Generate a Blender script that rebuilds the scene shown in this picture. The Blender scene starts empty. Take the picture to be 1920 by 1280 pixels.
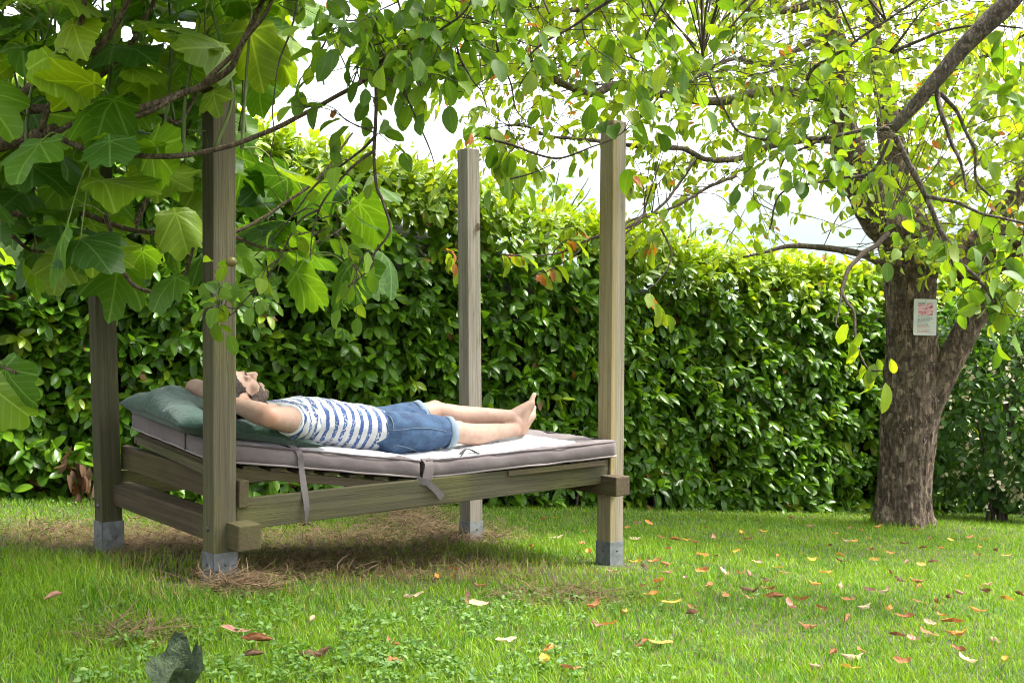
import bpy, bmesh, math, random
import numpy as np
from mathutils import Vector, Matrix, noise as mnoise

rng = np.random.default_rng(7)
random.seed(7)
SC = bpy.context.scene
COL = SC.collection
R_ = math.radians

# ------------------------------------------------------------------ camera
F, YH, CZ = 2066.0, 620.0, 0.966          # focal length and horizon, in pixels of the 1920 px frame
cam_d = bpy.data.cameras.new('camera')
cam_d.sensor_width = 36.0
cam_d.lens = F / 1920 * 36
cam_d.shift_y = -(640 - YH) / 1920
cam_d.clip_start = 0.05
cam_d.clip_end = 30000
cam = bpy.data.objects.new('camera', cam_d)
COL.objects.link(cam)
cam.location = (0, 0, CZ)
cam.rotation_euler = (R_(90), 0, 0)
SC.camera = cam

# ------------------------------------------------------------------ sky
SUN_EL, SUN_AZ = 62.0, 74.0               # azimuth from +Y towards +X
w = bpy.data.worlds.new('World')
SC.world = w
w.use_nodes = True
nt = w.node_tree
bg = nt.nodes['Background']
sky = nt.nodes.new('ShaderNodeTexSky')
sky.sky_type = 'NISHITA'
sky.sun_disc = False
sky.sun_elevation = R_(SUN_EL)
sky.sun_rotation = R_(SUN_AZ)
sky.air_density = 1.0
sky.dust_density = 4.0
sky.ozone_density = 1.0
hs = nt.nodes.new('ShaderNodeHueSaturation')   # bright overcast: the blue is mostly gone
hs.inputs['Saturation'].default_value = 0.22
nt.links.new(sky.outputs[0], hs.inputs['Color'])
nt.links.new(hs.outputs[0], bg.inputs['Color'])
bg.inputs['Strength'].default_value = 0.15

# ------------------------------------------------------------------ sun
sun_d = bpy.data.lights.new('sun', 'SUN')
sun_d.energy = 2.8
sun_d.angle = R_(16)
sun_d.color = (1.0, 0.95, 0.86)
sun = bpy.data.objects.new('sun', sun_d)
COL.objects.link(sun)
sd = Vector((math.sin(R_(SUN_AZ)) * math.cos(R_(SUN_EL)), math.cos(R_(SUN_AZ)) * math.cos(R_(SUN_EL)), math.sin(R_(SUN_EL))))
sun.rotation_euler = sd.to_track_quat('Z', 'Y').to_euler()

vs = SC.view_settings
vs.view_transform = 'Standard'
vs.look = 'None'
vs.exposure = 2.1
vs.gamma = 1.0
SC.cycles.use_denoising = True
SC.cycles.filter_width = 1.0
SC.cycles.use_adaptive_sampling = True
SC.cycles.adaptive_threshold = 0.02
SC.cycles.max_bounces = 6
SC.cycles.diffuse_bounces = 3
SC.cycles.transmission_bounces = 4
SC.cycles.volume_bounces = 1
SC.cycles.glossy_bounces = 2
SC.cycles.caustics_reflective = False
SC.cycles.caustics_refractive = False

# ================================================================== helpers
def P(px, py, Y):
    return Vector(((px - 960) / F * Y, Y, CZ - (py - YH) / F * Y))

def proj(p):
    p = np.asarray(p, float)
    y = np.maximum(p[..., 1], 0.05)
    return 960 + p[..., 0] / y * F, YH + (CZ - p[..., 2]) / y * F

def gz(x, y):
    x = np.asarray(x, float); y = np.asarray(y, float)
    b = -0.057 * np.clip(x + 1.114, -30, 30) - 0.095 * np.clip(y - 4.2, -12, 60)
    return b + 0.012 * np.sin(x * 1.7 + 0.6) * np.sin(y * 1.3) * np.exp(-((x * x + (y - 5) ** 2) / 400.0))

def ground_at(px, py):
    """where the ray through a pixel meets the lawn"""
    lo, hi = 1.0, 40.0
    for _ in range(50):
        m = 0.5 * (lo + hi)
        q = P(px, py, m)
        if q.z > float(gz(q.x, q.y)): lo = m
        else: hi = m
    q = P(px, py, lo)
    return Vector((q.x, q.y, float(gz(q.x, q.y))))

def ground_many(px, py):
    px = np.asarray(px, float); py = np.asarray(py, float)
    lo = np.full(len(px), 1.0); hi = np.full(len(px), 40.0)
    for _ in range(45):
        m = .5 * (lo + hi); above = (CZ - (py - YH) / F * m) > gz((px - 960) / F * m, m)
        lo = np.where(above, m, lo); hi = np.where(above, hi, m)
    x = (px - 960) / F * lo
    return np.stack([x, lo, gz(x, lo)], -1)

def vnoise(p, freq=1.0, seed=0):
    p = np.asarray(p, float) * freq + seed * 17.31
    i = np.floor(p).astype(np.int64); f = p - i
    f = f * f * (3 - 2 * f)
    def h(a, b, c):
        n = (a * 374761393 + b * 668265263 + c * 2147483647 + seed * 1013904223) & 0x7fffffff
        n = ((n ^ (n >> 13)) * 1274126177) & 0x7fffffff
        return ((n ^ (n >> 16)) & 0xffff) / 65535.0
    r = 0
    for dx in (0, 1):
        for dy in (0, 1):
            for dz in (0, 1):
                wgt = (f[..., 0] if dx else 1 - f[..., 0]) * (f[..., 1] if dy else 1 - f[..., 1]) * (f[..., 2] if dz else 1 - f[..., 2])
                r = r + wgt * h(i[..., 0] + dx, i[..., 1] + dy, i[..., 2] + dz)
    return r * 2 - 1

def nrm(a):
    a = np.asarray(a, float)
    return a / np.maximum(np.linalg.norm(a, axis=-1, keepdims=True), 1e-9)

def mk_mesh(name, V, faces, attrs=None, uv=None, smooth=True, mat=None):
    """faces: list of integer arrays (n,k)"""
    me = bpy.data.meshes.new(name)
    V = np.asarray(V, np.float32)
    me.vertices.add(len(V)); me.vertices.foreach_set('co', V.ravel())
    faces = [np.asarray(f, np.int32) for f in faces if len(f)]
    idx = np.concatenate([f.ravel() for f in faces])
    tot = np.concatenate([np.full(len(f), f.shape[1], np.int32) for f in faces])
    st = np.concatenate([[0], np.cumsum(tot)[:-1]]).astype(np.int32)
    me.loops.add(len(idx)); me.loops.foreach_set('vertex_index', idx)
    me.polygons.add(len(tot)); me.polygons.foreach_set('loop_start', st)
    me.polygons.foreach_set('loop_total', tot)
    me.polygons.foreach_set('use_smooth', np.full(len(tot), smooth, bool))
    if uv is not None:
        l = me.uv_layers.new(name='UVMap')
        l.data.foreach_set('uv', np.asarray(uv, np.float32)[idx].ravel())
    for k, a in (attrs or {}).items():
        at = me.attributes.new(k, 'FLOAT', 'POINT')
        at.data.foreach_set('value', np.asarray(a, np.float32))
    if mat: me.materials.append(mat)
    me.update(calc_edges=True)
    me.validate()
    return me

def link(o, parent=None):
    COL.objects.link(o)
    if parent is not None:
        o.parent = parent
        o.matrix_parent_inverse = parent.matrix_basis.inverted()
    return o

def obj(name, me, parent=None):
    return link(bpy.data.objects.new(name, me), parent)

def tag(o, label=None, cat=None, group=None, kind=None):
    if label: o['label'] = label
    if cat: o['category'] = cat
    if group: o['group'] = group
    if kind: o['kind'] = kind
    return o

def thing(name, loc, label, cat, group=None):
    o = bpy.data.objects.new(name, None)
    o.empty_display_size = 0.1
    o.location = loc
    COL.objects.link(o)
    return tag(o, label, cat, group)

class Geo:
    """collects pieces of ONE part"""
    def __init__(s): s.V = []; s.f = {}; s.n = 0; s.A = {}; s.U = []
    def add(s, V, faces, uv=None, **attrs):
        V = np.asarray(V, float)
        s.V.append(V)
        for f in faces:
            f = np.asarray(f, np.int64)
            if len(f): s.f.setdefault(f.shape[1], []).append(f + s.n)
        for k, a in attrs.items(): s.A.setdefault(k, []).append(np.broadcast_to(np.asarray(a, float), (len(V),)))
        if uv is not None: s.U.append(uv)
        s.n += len(V)
    def mesh(s, name, mat, smooth=True):
        fs = [np.concatenate(v) for v in s.f.values()]
        return mk_mesh(name, np.concatenate(s.V), fs, {k: np.concatenate(v) for k, v in s.A.items()},
                       np.concatenate(s.U) if s.U else None, smooth, mat)
    def build(s, name, mat, parent=None, smooth=True):
        return obj(name, s.mesh(name, mat, smooth), parent)

def catmull(pts, n=6):
    pts = [np.asarray(p, float) for p in pts]
    if len(pts) < 3: return np.array([pts[0] + (pts[-1] - pts[0]) * t for t in np.linspace(0, 1, n + 1)])
    q = [2 * pts[0] - pts[1]] + pts + [2 * pts[-1] - pts[-2]]
    out = []
    for i in range(1, len(q) - 2):
        a, b, c, d = q[i - 1], q[i], q[i + 1], q[i + 2]
        for k in range(n):
            t = k / n
            out.append(0.5 * ((2 * b) + (c - a) * t + (2 * a - 5 * b + 4 * c - d) * t * t + (3 * b - a - 3 * c + d) * t ** 3))
    out.append(pts[-1])
    return np.array(out)

def tube(pts, rad, sides=8, caps=True, ecc=None):
    """tube along a polyline, rad scalar or per point"""
    pts = np.asarray(pts, float); n = len(pts)
    rad = np.broadcast_to(np.asarray(rad, float), (n,))
    T = np.gradient(pts, axis=0); T = nrm(T)
    ref = np.array([0, 0, 1.0]) if abs(T[0][2]) < 0.9 else np.array([1.0, 0, 0])
    N = np.zeros_like(T)
    N[0] = nrm(np.cross(T[0], ref))
    for i in range(1, n):
        v = N[i - 1] - T[i] * np.dot(N[i - 1], T[i]); N[i] = nrm(v)
    B = np.cross(T, N)
    a = np.linspace(0, 2 * np.pi, sides, endpoint=False)
    V = pts[:, None] + rad[:, None, None] * (np.cos(a)[None, :, None] * N[:, None] + np.sin(a)[None, :, None] * B[:, None])
    i = np.arange(n - 1)[:, None] * sides; j = np.arange(sides)[None]; k = (j + 1) % sides
    q = np.stack([i + j, i + k, i + sides + k, i + sides + j], -1).reshape(-1, 4)
    V = V.reshape(-1, 3); tr = np.zeros((0, 3), int)
    if caps:
        m = len(V); V = np.vstack([V, pts[0], pts[-1]])
        jj = np.arange(sides); kk = (jj + 1) % sides; e = (n - 1) * sides
        tr = np.vstack([np.stack([kk, jj, np.full(sides, m)], -1), np.stack([e + jj, e + kk, np.full(sides, m + 1)], -1)])
    return V, [q, tr]

def frames(dirs, normals):
    """leaf frames: y = direction, z ~ normal"""
    y = nrm(dirs); x = nrm(np.cross(y, normals)); z = np.cross(x, y)
    return np.stack([x, y, z], -1)          # columns

# ------------------------------------------------------------------ materials
def mat(name):
    m = bpy.data.materials.new(name); m.use_nodes = True
    nt = m.node_tree
    return m, nt, nt.nodes, nt.links, nt.nodes['Principled BSDF']

class NB:
    def __init__(s, nt): s.nt = nt
    def n(s, t, **kw):
        x = s.nt.nodes.new(t)
        for k, v in kw.items(): setattr(x, k, v)
        return x
    def l(s, a, b): s.nt.links.new(a, b)
    def val(s, sock, v):
        if hasattr(v, 'is_output') or isinstance(v, bpy.types.NodeSocket): s.l(v, sock)
        else: sock.default_value = v
    def math(s, op, a, b=0.0, c=0.0, clamp=False):
        x = s.n('ShaderNodeMath', operation=op, use_clamp=clamp)
        s.val(x.inputs[0], a); s.val(x.inputs[1], b); s.val(x.inputs[2], c)
        return x.outputs[0]
    def mix(s, f, a, b, blend='MIX'):
        x = s.n('ShaderNodeMix', data_type='RGBA', blend_type=blend)
        s.val(x.inputs[0], f)
        for sock, v in ((x.inputs[6], a), (x.inputs[7], b)):
            if isinstance(v, tuple): sock.default_value = (*v, 1) if len(v) == 3 else v
            else: s.l(v, sock)
        return x.outputs[2]
    def noise(s, vec=None, scale=5.0, detail=3.0, rough=0.55, dist=0.0):
        x = s.n('ShaderNodeTexNoise')
        x.inputs['Scale'].default_value = scale; x.inputs['Detail'].default_value = detail
        x.inputs['Roughness'].default_value = rough; x.inputs['Distortion'].default_value = dist
        if vec is not None: s.l(vec, x.inputs['Vector'])
        return x.outputs['Fac']
    def ramp(s, f, stops):
        x = s.n('ShaderNodeValToRGB'); s.l(f, x.inputs[0])
        e = x.color_ramp.elements
        while len(e) < len(stops): e.new(0.5)
        for k, (p, c) in enumerate(stops):
            e[k].position = p
            e[k].color = (*c, 1) if isinstance(c, tuple) else (c, c, c, 1)
        return x.outputs[0]
    def coords(s, kind='Object', scale=(1, 1, 1)):
        t = s.n('ShaderNodeTexCoord'); mp = s.n('ShaderNodeMapping')
        mp.inputs['Scale'].default_value = scale
        s.l(t.outputs[kind], mp.inputs[0])
        return mp.outputs[0]
    def attr(s, name): return s.n('ShaderNodeAttribute', attribute_name=name).outputs['Fac']
    def bump(s, h, strength=0.4, dist=0.01):
        x = s.n('ShaderNodeBump'); x.inputs['Strength'].default_value = strength
        x.inputs['Distance'].default_value = dist; s.l(h, x.inputs['Height'])
        return x.outputs[0]
    def smooth(s, v, a, b):
        x = s.n('ShaderNodeMapRange', interpolation_type='SMOOTHSTEP')
        s.val(x.inputs[0], v); x.inputs[1].default_value = a; x.inputs[2].default_value = b
        return x.outputs[0]

def leaf_material(name, cols, new=(0.34, 0.42, 0.04), dead=(0.30, 0.13, 0.04), rough=0.4, spec=0.5, trans=0.42,
                  tr_tint=(1.45, 1.35, 0.4), vein='simple', vein_amt=0.25, spots=0.0, under=(1.25, 1.2, 1.3)):
    """tone attribute: 0 ordinary leaf, 1 new growth, also painted-in light on hedge and fig tops, -1 dead leaf"""
    m, nt, ns, ls, bs = mat(name); b = NB(nt)
    oi = b.n('ShaderNodeObjectInfo')
    rnd = b.math('FRACT', b.math('ADD', b.attr('rnd'), oi.outputs['Random']))
    tone = b.attr('tone')
    base = b.ramp(rnd, [(i / (len(cols) - 1), c) for i, c in enumerate(cols)])
    base = b.mix(b.math('MAXIMUM', tone, 0.0), base, new)
    base = b.mix(b.math('MAXIMUM', b.math('MULTIPLY', tone, -1.0), 0.0), base, dead)
    uv = b.n('ShaderNodeUVMap').outputs[0]
    sp = b.n('ShaderNodeSeparateXYZ'); b.l(uv, sp.inputs[0])
    ax = b.math('ABSOLUTE', b.math('SUBTRACT', sp.outputs[0], 0.5)); y = sp.outputs[1]
    if vein == 'simple':
        mid = b.math('SUBTRACT', 1.0, b.smooth(ax, 0.008, 0.03))
        ph = b.math('FRACT', b.math('MULTIPLY', b.math('SUBTRACT', y, b.math('MULTIPLY', ax, 0.9)), 8.0))
        side = b.math('MULTIPLY', b.math('SUBTRACT', 1.0, b.smooth(b.math('ABSOLUTE', b.math('SUBTRACT', ph, 0.5)), 0.03, 0.16)), 0.45)
        v = b.math('MAXIMUM', mid, side)
    else:                                        # palmate: five veins from the leaf stalk at (0.5, 0.25)
        yy = b.math('SUBTRACT', y, 0.25)
        v = b.math('SUBTRACT', 1.0, b.smooth(ax, 0.004, 0.014))
        for ang in (42, 92):
            c, s_ = math.cos(R_(ang)), math.sin(R_(ang))
            dd = b.math('ABSOLUTE', b.math('SUBTRACT', b.math('MULTIPLY', ax, c), b.math('MULTIPLY', yy, s_)))
            v = b.math('MAXIMUM', v, b.math('SUBTRACT', 1.0, b.smooth(dd, 0.004, 0.013)))
        ph = b.math('FRACT', b.math('MULTIPLY', b.math('SUBTRACT', y, b.math('MULTIPLY', ax, 0.7)), 13.0))
        v = b.math('MAXIMUM', v, b.math('MULTIPLY', b.math('SUBTRACT', 1.0, b.smooth(b.math('ABSOLUTE', b.math('SUBTRACT', ph, 0.5)), 0.03, 0.14)), 0.35))
    lighter = b.mix(1.0, base, (1.5, 1.45, 1.5), 'MULTIPLY')
    lighter = b.mix(0.12, lighter, (0.6, 0.65, 0.4))
    col = b.mix(b.math('MULTIPLY', v, vein_amt), base, lighter)
    nz = b.noise(b.coords('Object'), 18, 3)
    col = b.mix(b.math('MULTIPLY', b.smooth(nz, 0.35, 0.75), 0.25), col, b.mix(1.0, col, (0.6, 0.7, 0.6), 'MULTIPLY'))
    if spots:
        sn = b.noise(b.coords('Object'), 120, 2)
        col = b.mix(b.math('MULTIPLY', b.smooth(sn, 0.66, 0.72), spots), col, (0.22, 0.12, 0.03))
    geo = b.n('ShaderNodeNewGeometry')
    col = b.mix(b.math('MULTIPLY', geo.outputs['Backfacing'], 0.5), col, b.mix(1.0, col, under, 'MULTIPLY'))
    ls.new(col, bs.inputs['Base Color'])
    bs.inputs['Roughness'].default_value = rough
    bs.inputs['Specular IOR Level'].default_value = spec
    h = b.math('MULTIPLY', v, -1.0)
    ls.new(b.bump(h, 0.25, 0.002), bs.inputs['Normal'])
    tr = b.n('ShaderNodeBsdfTranslucent')
    ls.new(b.mix(1.0, col, tr_tint, 'MULTIPLY'), tr.inputs['Color'])
    mx = b.n('ShaderNodeMixShader'); mx.inputs[0].default_value = trans
    ls.new(bs.outputs[0], mx.inputs[1]); ls.new(tr.outputs[0], mx.inputs[2])
    ls.new(mx.outputs[0], ns['Material Output'].inputs['Surface'])
    return m

def wood_material(name, c1, c2, green=0.3, stain=False, rough=0.8):
    """grain runs along local X"""
    m, nt, ns, ls, bs = mat(name); b = NB(nt)
    oi = b.n('ShaderNodeObjectInfo')
    tc = b.n('ShaderNodeTexCoord')
    add = b.n('ShaderNodeVectorMath', operation='ADD'); b.l(tc.outputs['Object'], add.inputs[0])
    comb = b.n('ShaderNodeCombineXYZ')
    for k in range(3): b.l(b.math('MULTIPLY', oi.outputs['Random'], 7.0 + 3 * k), comb.inputs[k])
    b.l(comb.outputs[0], add.inputs[1])
    def mp(sc):
        x = b.n('ShaderNodeMapping'); x.inputs['Scale'].default_value = sc; b.l(add.outputs[0], x.inputs[0]); return x.outputs[0]
    g1 = b.noise(mp((0.5, 22, 22)), 3.0, 5, 0.65, 0.6)
    g2 = b.noise(mp((2.0, 120, 120)), 3.0, 3, 0.6)
    g3 = b.noise(mp((1.2, 3, 3)), 2.0, 3, 0.5)
    f = b.math('ADD', b.math('MULTIPLY', b.smooth(g1, 0.3, 0.7), 0.65), b.math('MULTIPLY', g2, 0.45), clamp=True)
    col = b.mix(f, c1, c2)
    col = b.mix(b.math('MULTIPLY', b.smooth(g3, 0.42, 0.68), green), col, (0.115, 0.115, 0.035))
    crack = b.noise(mp((0.9, 60, 60)), 2.2, 2, 0.5, 0.4)
    ck = b.math('SUBTRACT', 1.0, b.smooth(b.math('ABSOLUTE', b.math('SUBTRACT', crack, 0.5)), 0.0, 0.022))
    ck = b.math('MULTIPLY', ck, b.smooth(g3, 0.45, 0.6))
    col = b.mix(b.math('MULTIPLY', ck, 0.6), col, (0.045, 0.035, 0.022))
    if stain:
        sp = b.n('ShaderNodeSeparateXYZ'); b.l(tc.outputs['Object'], sp.inputs[0])
        wv = b.math('ADD', sp.outputs[1], b.math('MULTIPLY', b.math('SUBTRACT', g3, 0.5), 0.012))
        st = b.math('MULTIPLY', b.math('SUBTRACT', 1.0, b.smooth(b.math('ABSOLUTE', b.math('ADD', wv, 0.034)), 0.002, 0.026)), b.smooth(g1, 0.15, 0.7))
        col = b.mix(b.math('MULTIPLY', st, 0.6), col, (0.33, 0.23, 0.035))
    ls.new(col, bs.inputs['Base Color'])
    bs.inputs['Roughness'].default_value = rough
    bs.inputs['Specular IOR Level'].default_value = 0.25
    ls.new(b.bump(b.math('SUBTRACT', f, ck), 0.5, 0.003), bs.inputs['Normal'])
    return m

def plain(name, c, rough=0.6, nscale=None, namt=0.2, metal=0.0, bump=0.0, spec=0.4, c2=None, sheen=0.0):
    m, nt, ns, ls, bs = mat(name); b = NB(nt)
    bs.inputs['Roughness'].default_value = rough
    bs.inputs['Metallic'].default_value = metal
    bs.inputs['Specular IOR Level'].default_value = spec
    bs.inputs['Sheen Weight'].default_value = sheen
    bs.inputs['Base Color'].default_value = (*c, 1)
    if nscale:
        f = b.noise(b.coords('Object'), nscale, 5, 0.6)
        d = c2 or tuple(x * (1 - namt) for x in c)
        ls.new(b.mix(b.smooth(f, 0.3, 0.7), c, d), bs.inputs['Base Color'])
        if bump: ls.new(b.bump(f, bump, 0.005), bs.inputs['Normal'])
    return m

def bark_material(name, c1, c2, moss=0.2, scale=1.0, lichen=0.2, rings=0.0, crack=0.25):
    m, nt, ns, ls, bs = mat(name); b = NB(nt)
    co = b.coords('Object', (1, 1, 0.55))
    a = b.noise(co, 14 * scale, 6, 0.7, 0.5)
    v = b.n('ShaderNodeTexVoronoi', feature='DISTANCE_TO_EDGE'); v.inputs['Scale'].default_value = 16 * scale
    wv = b.n('ShaderNodeVectorMath', operation='ADD'); b.l(co, wv.inputs[0])
    nn = b.n('ShaderNodeTexNoise'); nn.inputs['Scale'].default_value = 9 * scale
    b.l(co, nn.inputs['Vector']); sc_ = b.n('ShaderNodeVectorMath', operation='SCALE'); sc_.inputs['Scale'].default_value = 0.12
    b.l(nn.outputs['Color'], sc_.inputs[0]); b.l(sc_.outputs[0], wv.inputs[1]); b.l(wv.outputs[0], v.inputs['Vector'])
    e = b.smooth(v.outputs['Distance'], 0.0, 0.14)
    col = b.mix(b.smooth(a, 0.3, 0.72), c1, c2)
    fz = b.noise(b.coords('Object', (1, 1, 0.22)), 30 * scale, 4, 0.7, 1.0)       # upright fissures
    fz = b.math('SUBTRACT', 1.0, b.smooth(b.math('ABSOLUTE', b.math('SUBTRACT', fz, 0.5)), 0.0, 0.07))
    col = b.mix(b.math('MULTIPLY', fz, 0.18), col, tuple(x * 0.4 for x in c1))
    pl = b.n('ShaderNodeTexVoronoi'); pl.inputs['Scale'].default_value = 30 * scale; b.l(wv.outputs[0], pl.inputs['Vector'])   # flaking plates
    sx_ = b.n('ShaderNodeSeparateXYZ'); b.l(pl.outputs['Color'], sx_.inputs[0])
    col = b.mix(b.math('MULTIPLY', b.smooth(sx_.outputs[0], 0.55, 0.95), 0.55), col, tuple(min(1, x * 1.7) for x in c2))
    col = b.mix(b.math('MULTIPLY', b.smooth(sx_.outputs[1], 0.5, 0.9), 0.6), col, tuple(x * 0.5 for x in c1))
    col = b.mix(b.math('MULTIPLY', b.math('SUBTRACT', 1.0, e), crack), col, tuple(x * 0.45 for x in c1))
    if rings:
        r = b.noise(b.coords('Object', (2.5, 2.5, 26)), 2.0, 3, 0.6)
        col = b.mix(b.math('MULTIPLY', b.smooth(r, 0.55, 0.7), rings), col, (0.33, 0.27, 0.2))
    ms = b.noise(b.coords('Object', (1, 1, 0.6)), 4.0, 5, 0.7)
    col = b.mix(b.math('MULTIPLY', b.smooth(ms, 0.52, 0.72), moss), col, (0.11, 0.12, 0.03))
    ln = b.noise(b.coords('Object'), 34 * scale, 2, 0.6)
    col = b.mix(b.math('MULTIPLY', b.smooth(ln, 0.66, 0.72), lichen), col, (0.42, 0.42, 0.36))
    ls.new(col, bs.inputs['Base Color'])
    bs.inputs['Roughness'].default_value = 0.85
    bs.inputs['Specular IOR Level'].default_value = 0.25
    fine = b.math('ADD', b.noise(co, 60 * scale, 4, 0.7), b.math('MULTIPLY', sx_.outputs[0], 0.8))
    hgt = b.math('ADD', b.math('ADD', a, b.math('MULTIPLY', fine, 0.6)), b.math('SUBTRACT', b.math('MULTIPLY', e, crack), b.math('MULTIPLY', fz, 0.5)))
    ls.new(b.bump(hgt, 0.9, 0.02 / scale), bs.inputs['Normal'])
    return m

M = {}
M['laurel'] = leaf_material('laurel_leaf', [(0.05, 0.13, 0.008), (0.075, 0.185, 0.010), (0.11, 0.245, 0.011), (0.16, 0.31, 0.013)],
                            new=(0.38, 0.49, 0.02), rough=0.3, spec=0.45, trans=0.32, vein_amt=0.3)
M['fig'] = leaf_material('fig_leaf', [(0.04, 0.115, 0.014), (0.065, 0.165, 0.013), (0.10, 0.23, 0.013), (0.16, 0.31, 0.015)], new=(0.38, 0.50, 0.02),
                         rough=0.45, spec=0.4, trans=0.46, vein='palm', vein_amt=0.9)
M['apple'] = leaf_material('apple_leaf', [(0.06, 0.14, 0.014), (0.09, 0.19, 0.016), (0.13, 0.25, 0.018), (0.19, 0.31, 0.02)], new=(0.42, 0.48, 0.03),
                           rough=0.5, spec=0.35, trans=0.45, vein_amt=0.35, spots=0.3)
M['cherry'] = leaf_material('cherry_leaf', [(0.11, 0.20, 0.02), (0.16, 0.27, 0.022), (0.22, 0.34, 0.024), (0.29, 0.41, 0.03)], new=(0.46, 0.50, 0.04),
                            dead=(0.45, 0.17, 0.05), rough=0.5, spec=0.35, trans=0.52, vein_amt=0.35, spots=0.5)
M['shrub'] = leaf_material('shrub_leaf', [(0.035, 0.095, 0.02), (0.05, 0.135, 0.022), (0.08, 0.185, 0.025)], rough=0.5, spec=0.35, trans=0.35, new=(0.22, 0.32, 0.06))
M['weed'] = leaf_material('weed_leaf', [(0.045, 0.125, 0.014), (0.07, 0.17, 0.018), (0.10, 0.215, 0.022)], rough=0.5, trans=0.3, new=(0.28, 0.4, 0.06))
M['grass'] = leaf_material('grass_blade', [(0.055, 0.15, 0.010), (0.085, 0.205, 0.010), (0.125, 0.265, 0.011), (0.185, 0.33, 0.014)], dead=(0.36, 0.27, 0.12),
                           rough=0.5, spec=0.3, trans=0.42, vein_amt=0.0, new=(0.30, 0.44, 0.015), tr_tint=(1.3, 1.3, 0.45))
M['straw'] = leaf_material('dry_straw', [(0.085, 0.055, 0.028), (0.14, 0.092, 0.048), (0.22, 0.155, 0.085), (0.06, 0.038, 0.02)], rough=0.7, spec=0.2,
                           trans=0.15, vein_amt=0.0, tr_tint=(1, 0.9, 0.6))
M['dead'] = leaf_material('dead_leaf', [(0.09, 0.042, 0.022), (0.14, 0.065, 0.03), (0.12, 0.075, 0.045)], rough=0.7, spec=0.2, trans=0.2, tr_tint=(1.2, 1, 0.6))
M['wood'] = wood_material('weathered_timber', (0.052, 0.044, 0.026), (0.150, 0.131, 0.084), 0.55)
M['wood_stain'] = wood_material('stained_timber', (0.15, 0.128, 0.088), (0.33, 0.29, 0.205), 0.2, stain=True)
M['wood_grey'] = wood_material('grey_timber', (0.145, 0.128, 0.102), (0.31, 0.28, 0.23), 0.1)
M['wood_green'] = wood_material('algae_timber', (0.037, 0.034, 0.018), (0.098, 0.090, 0.050), 0.65)
M['wood_brown'] = wood_material('brown_timber', (0.046, 0.033, 0.019), (0.110, 0.083, 0.050), 0.45)
M['zinc'] = plain('galvanised_steel', (0.25, 0.265, 0.265), 0.6, 22, 0.45, metal=0.35, bump=0.1)
M['bolt'] = plain('bolt_steel', (0.16, 0.16, 0.16), 0.5, 40, 0.3, metal=0.8)
M['knot'] = plain('wood_knot', (0.10, 0.062, 0.034), 0.8, 60, 0.5)
M['bark_cherry'] = bark_material('cherry_bark', (0.075, 0.050, 0.035), (0.29, 0.22, 0.16), 0.4, 1.0, 0.8, rings=0.28, crack=0.2)
M['bark_limb'] = bark_material('limb_bark', (0.10, 0.08, 0.06), (0.25, 0.205, 0.16), 0.25, 2.2, 0.5)
M['bark_fig'] = bark_material('fig_bark', (0.12, 0.085, 0.055), (0.24, 0.18, 0.12), 0.2, 2.5, 0.15)
M['twig'] = bark_material('twig_bark', (0.075, 0.056, 0.04), (0.18, 0.14, 0.105), 0.15, 5, 0.35)
M['twig_green'] = plain('green_twig', (0.12, 0.17, 0.045), 0.6, 20, 0.3)

# ================================================================== the ground
def spaced(a, b, n, k):
    t = np.linspace(-1, 1, n); s = np.sinh(k * t) / np.sinh(k)
    return np.where(s < 0, -s * a, s * b)
gx = spaced(-9000, 9000, 161, 9.5)
gy = np.concatenate([np.linspace(-60, 1, 20)[:-1], np.linspace(1, 16, 110), 16 + (np.linspace(0, 1, 50)[1:] ** 4) * 12000])
GX, GY = np.meshgrid(gx, gy)
GZ = gz(GX, GY)
nx, ny = len(gx), len(gy)
ii = (np.arange(ny - 1)[:, None] * nx + np.arange(nx - 1)[None]).ravel()
m_, nt_, ns_, ls_, bs_ = mat('lawn_soil'); b_ = NB(nt_)
f1 = b_.noise(b_.coords('Object'), 3.0, 6, 0.65); f2 = b_.noise(b_.coords('Object'), 45, 4, 0.7)
c_ = b_.mix(b_.smooth(f1, 0.3, 0.7), (0.045, 0.07, 0.014), (0.065, 0.055, 0.025))
c_ = b_.mix(b_.smooth(f2, 0.35, 0.7), c_, (0.035, 0.026, 0.014))
ls_.new(c_, bs_.inputs['Base Color']); bs_.inputs['Roughness'].default_value = 0.95
ls_.new(b_.bump(f2, 0.8, 0.02), bs_.inputs['Normal'])
M['soil'] = m_
lawn = obj('lawn', mk_mesh('lawn', np.stack([GX, GY, GZ], -1).reshape(-1, 3),
           [np.stack([ii, ii + 1, ii + nx + 1, ii + nx], -1)], mat=M['soil']))
tag(lawn, 'sloping lawn ground under the bed and the trees', 'lawn', kind='structure')

# far mountains beyond the valley
hx = np.linspace(-7000, 9000, 120); hr = np.linspace(0, 1, 24)
HX, HR = np.meshgrid(hx, hr)
crest = 900 + 150 * np.sin(HX / 1500 + 1.0) + 70 * np.sin(HX / 520 + 2.0) + 35 * np.sin(HX / 210)
hp = np.stack([HX / 900, HR * 5, HX * 0], -1)
HZ = -10 + crest * np.sin(np.clip(HR, 0, 1) * np.pi * 0.5) ** 1.1 + 60 * vnoise(hp, 2.0, 3) * HR
HYv = 6200 + HR * 1800
ii = (np.arange(23)[:, None] * 120 + np.arange(119)[None]).ravel()
M['hill'] = plain('mountain_forest', (0.05, 0.08, 0.035), 0.9, 0.004, 0.4)
hills = obj('hills', mk_mesh('hills', np.stack([HX, HYv, HZ], -1).reshape(-1, 3), [np.stack([ii, ii + 1, ii + 121, ii + 120], -1)], mat=M['hill']))
tag(hills, 'pale blue mountains far beyond the valley', 'mountains', kind='structure')

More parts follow.
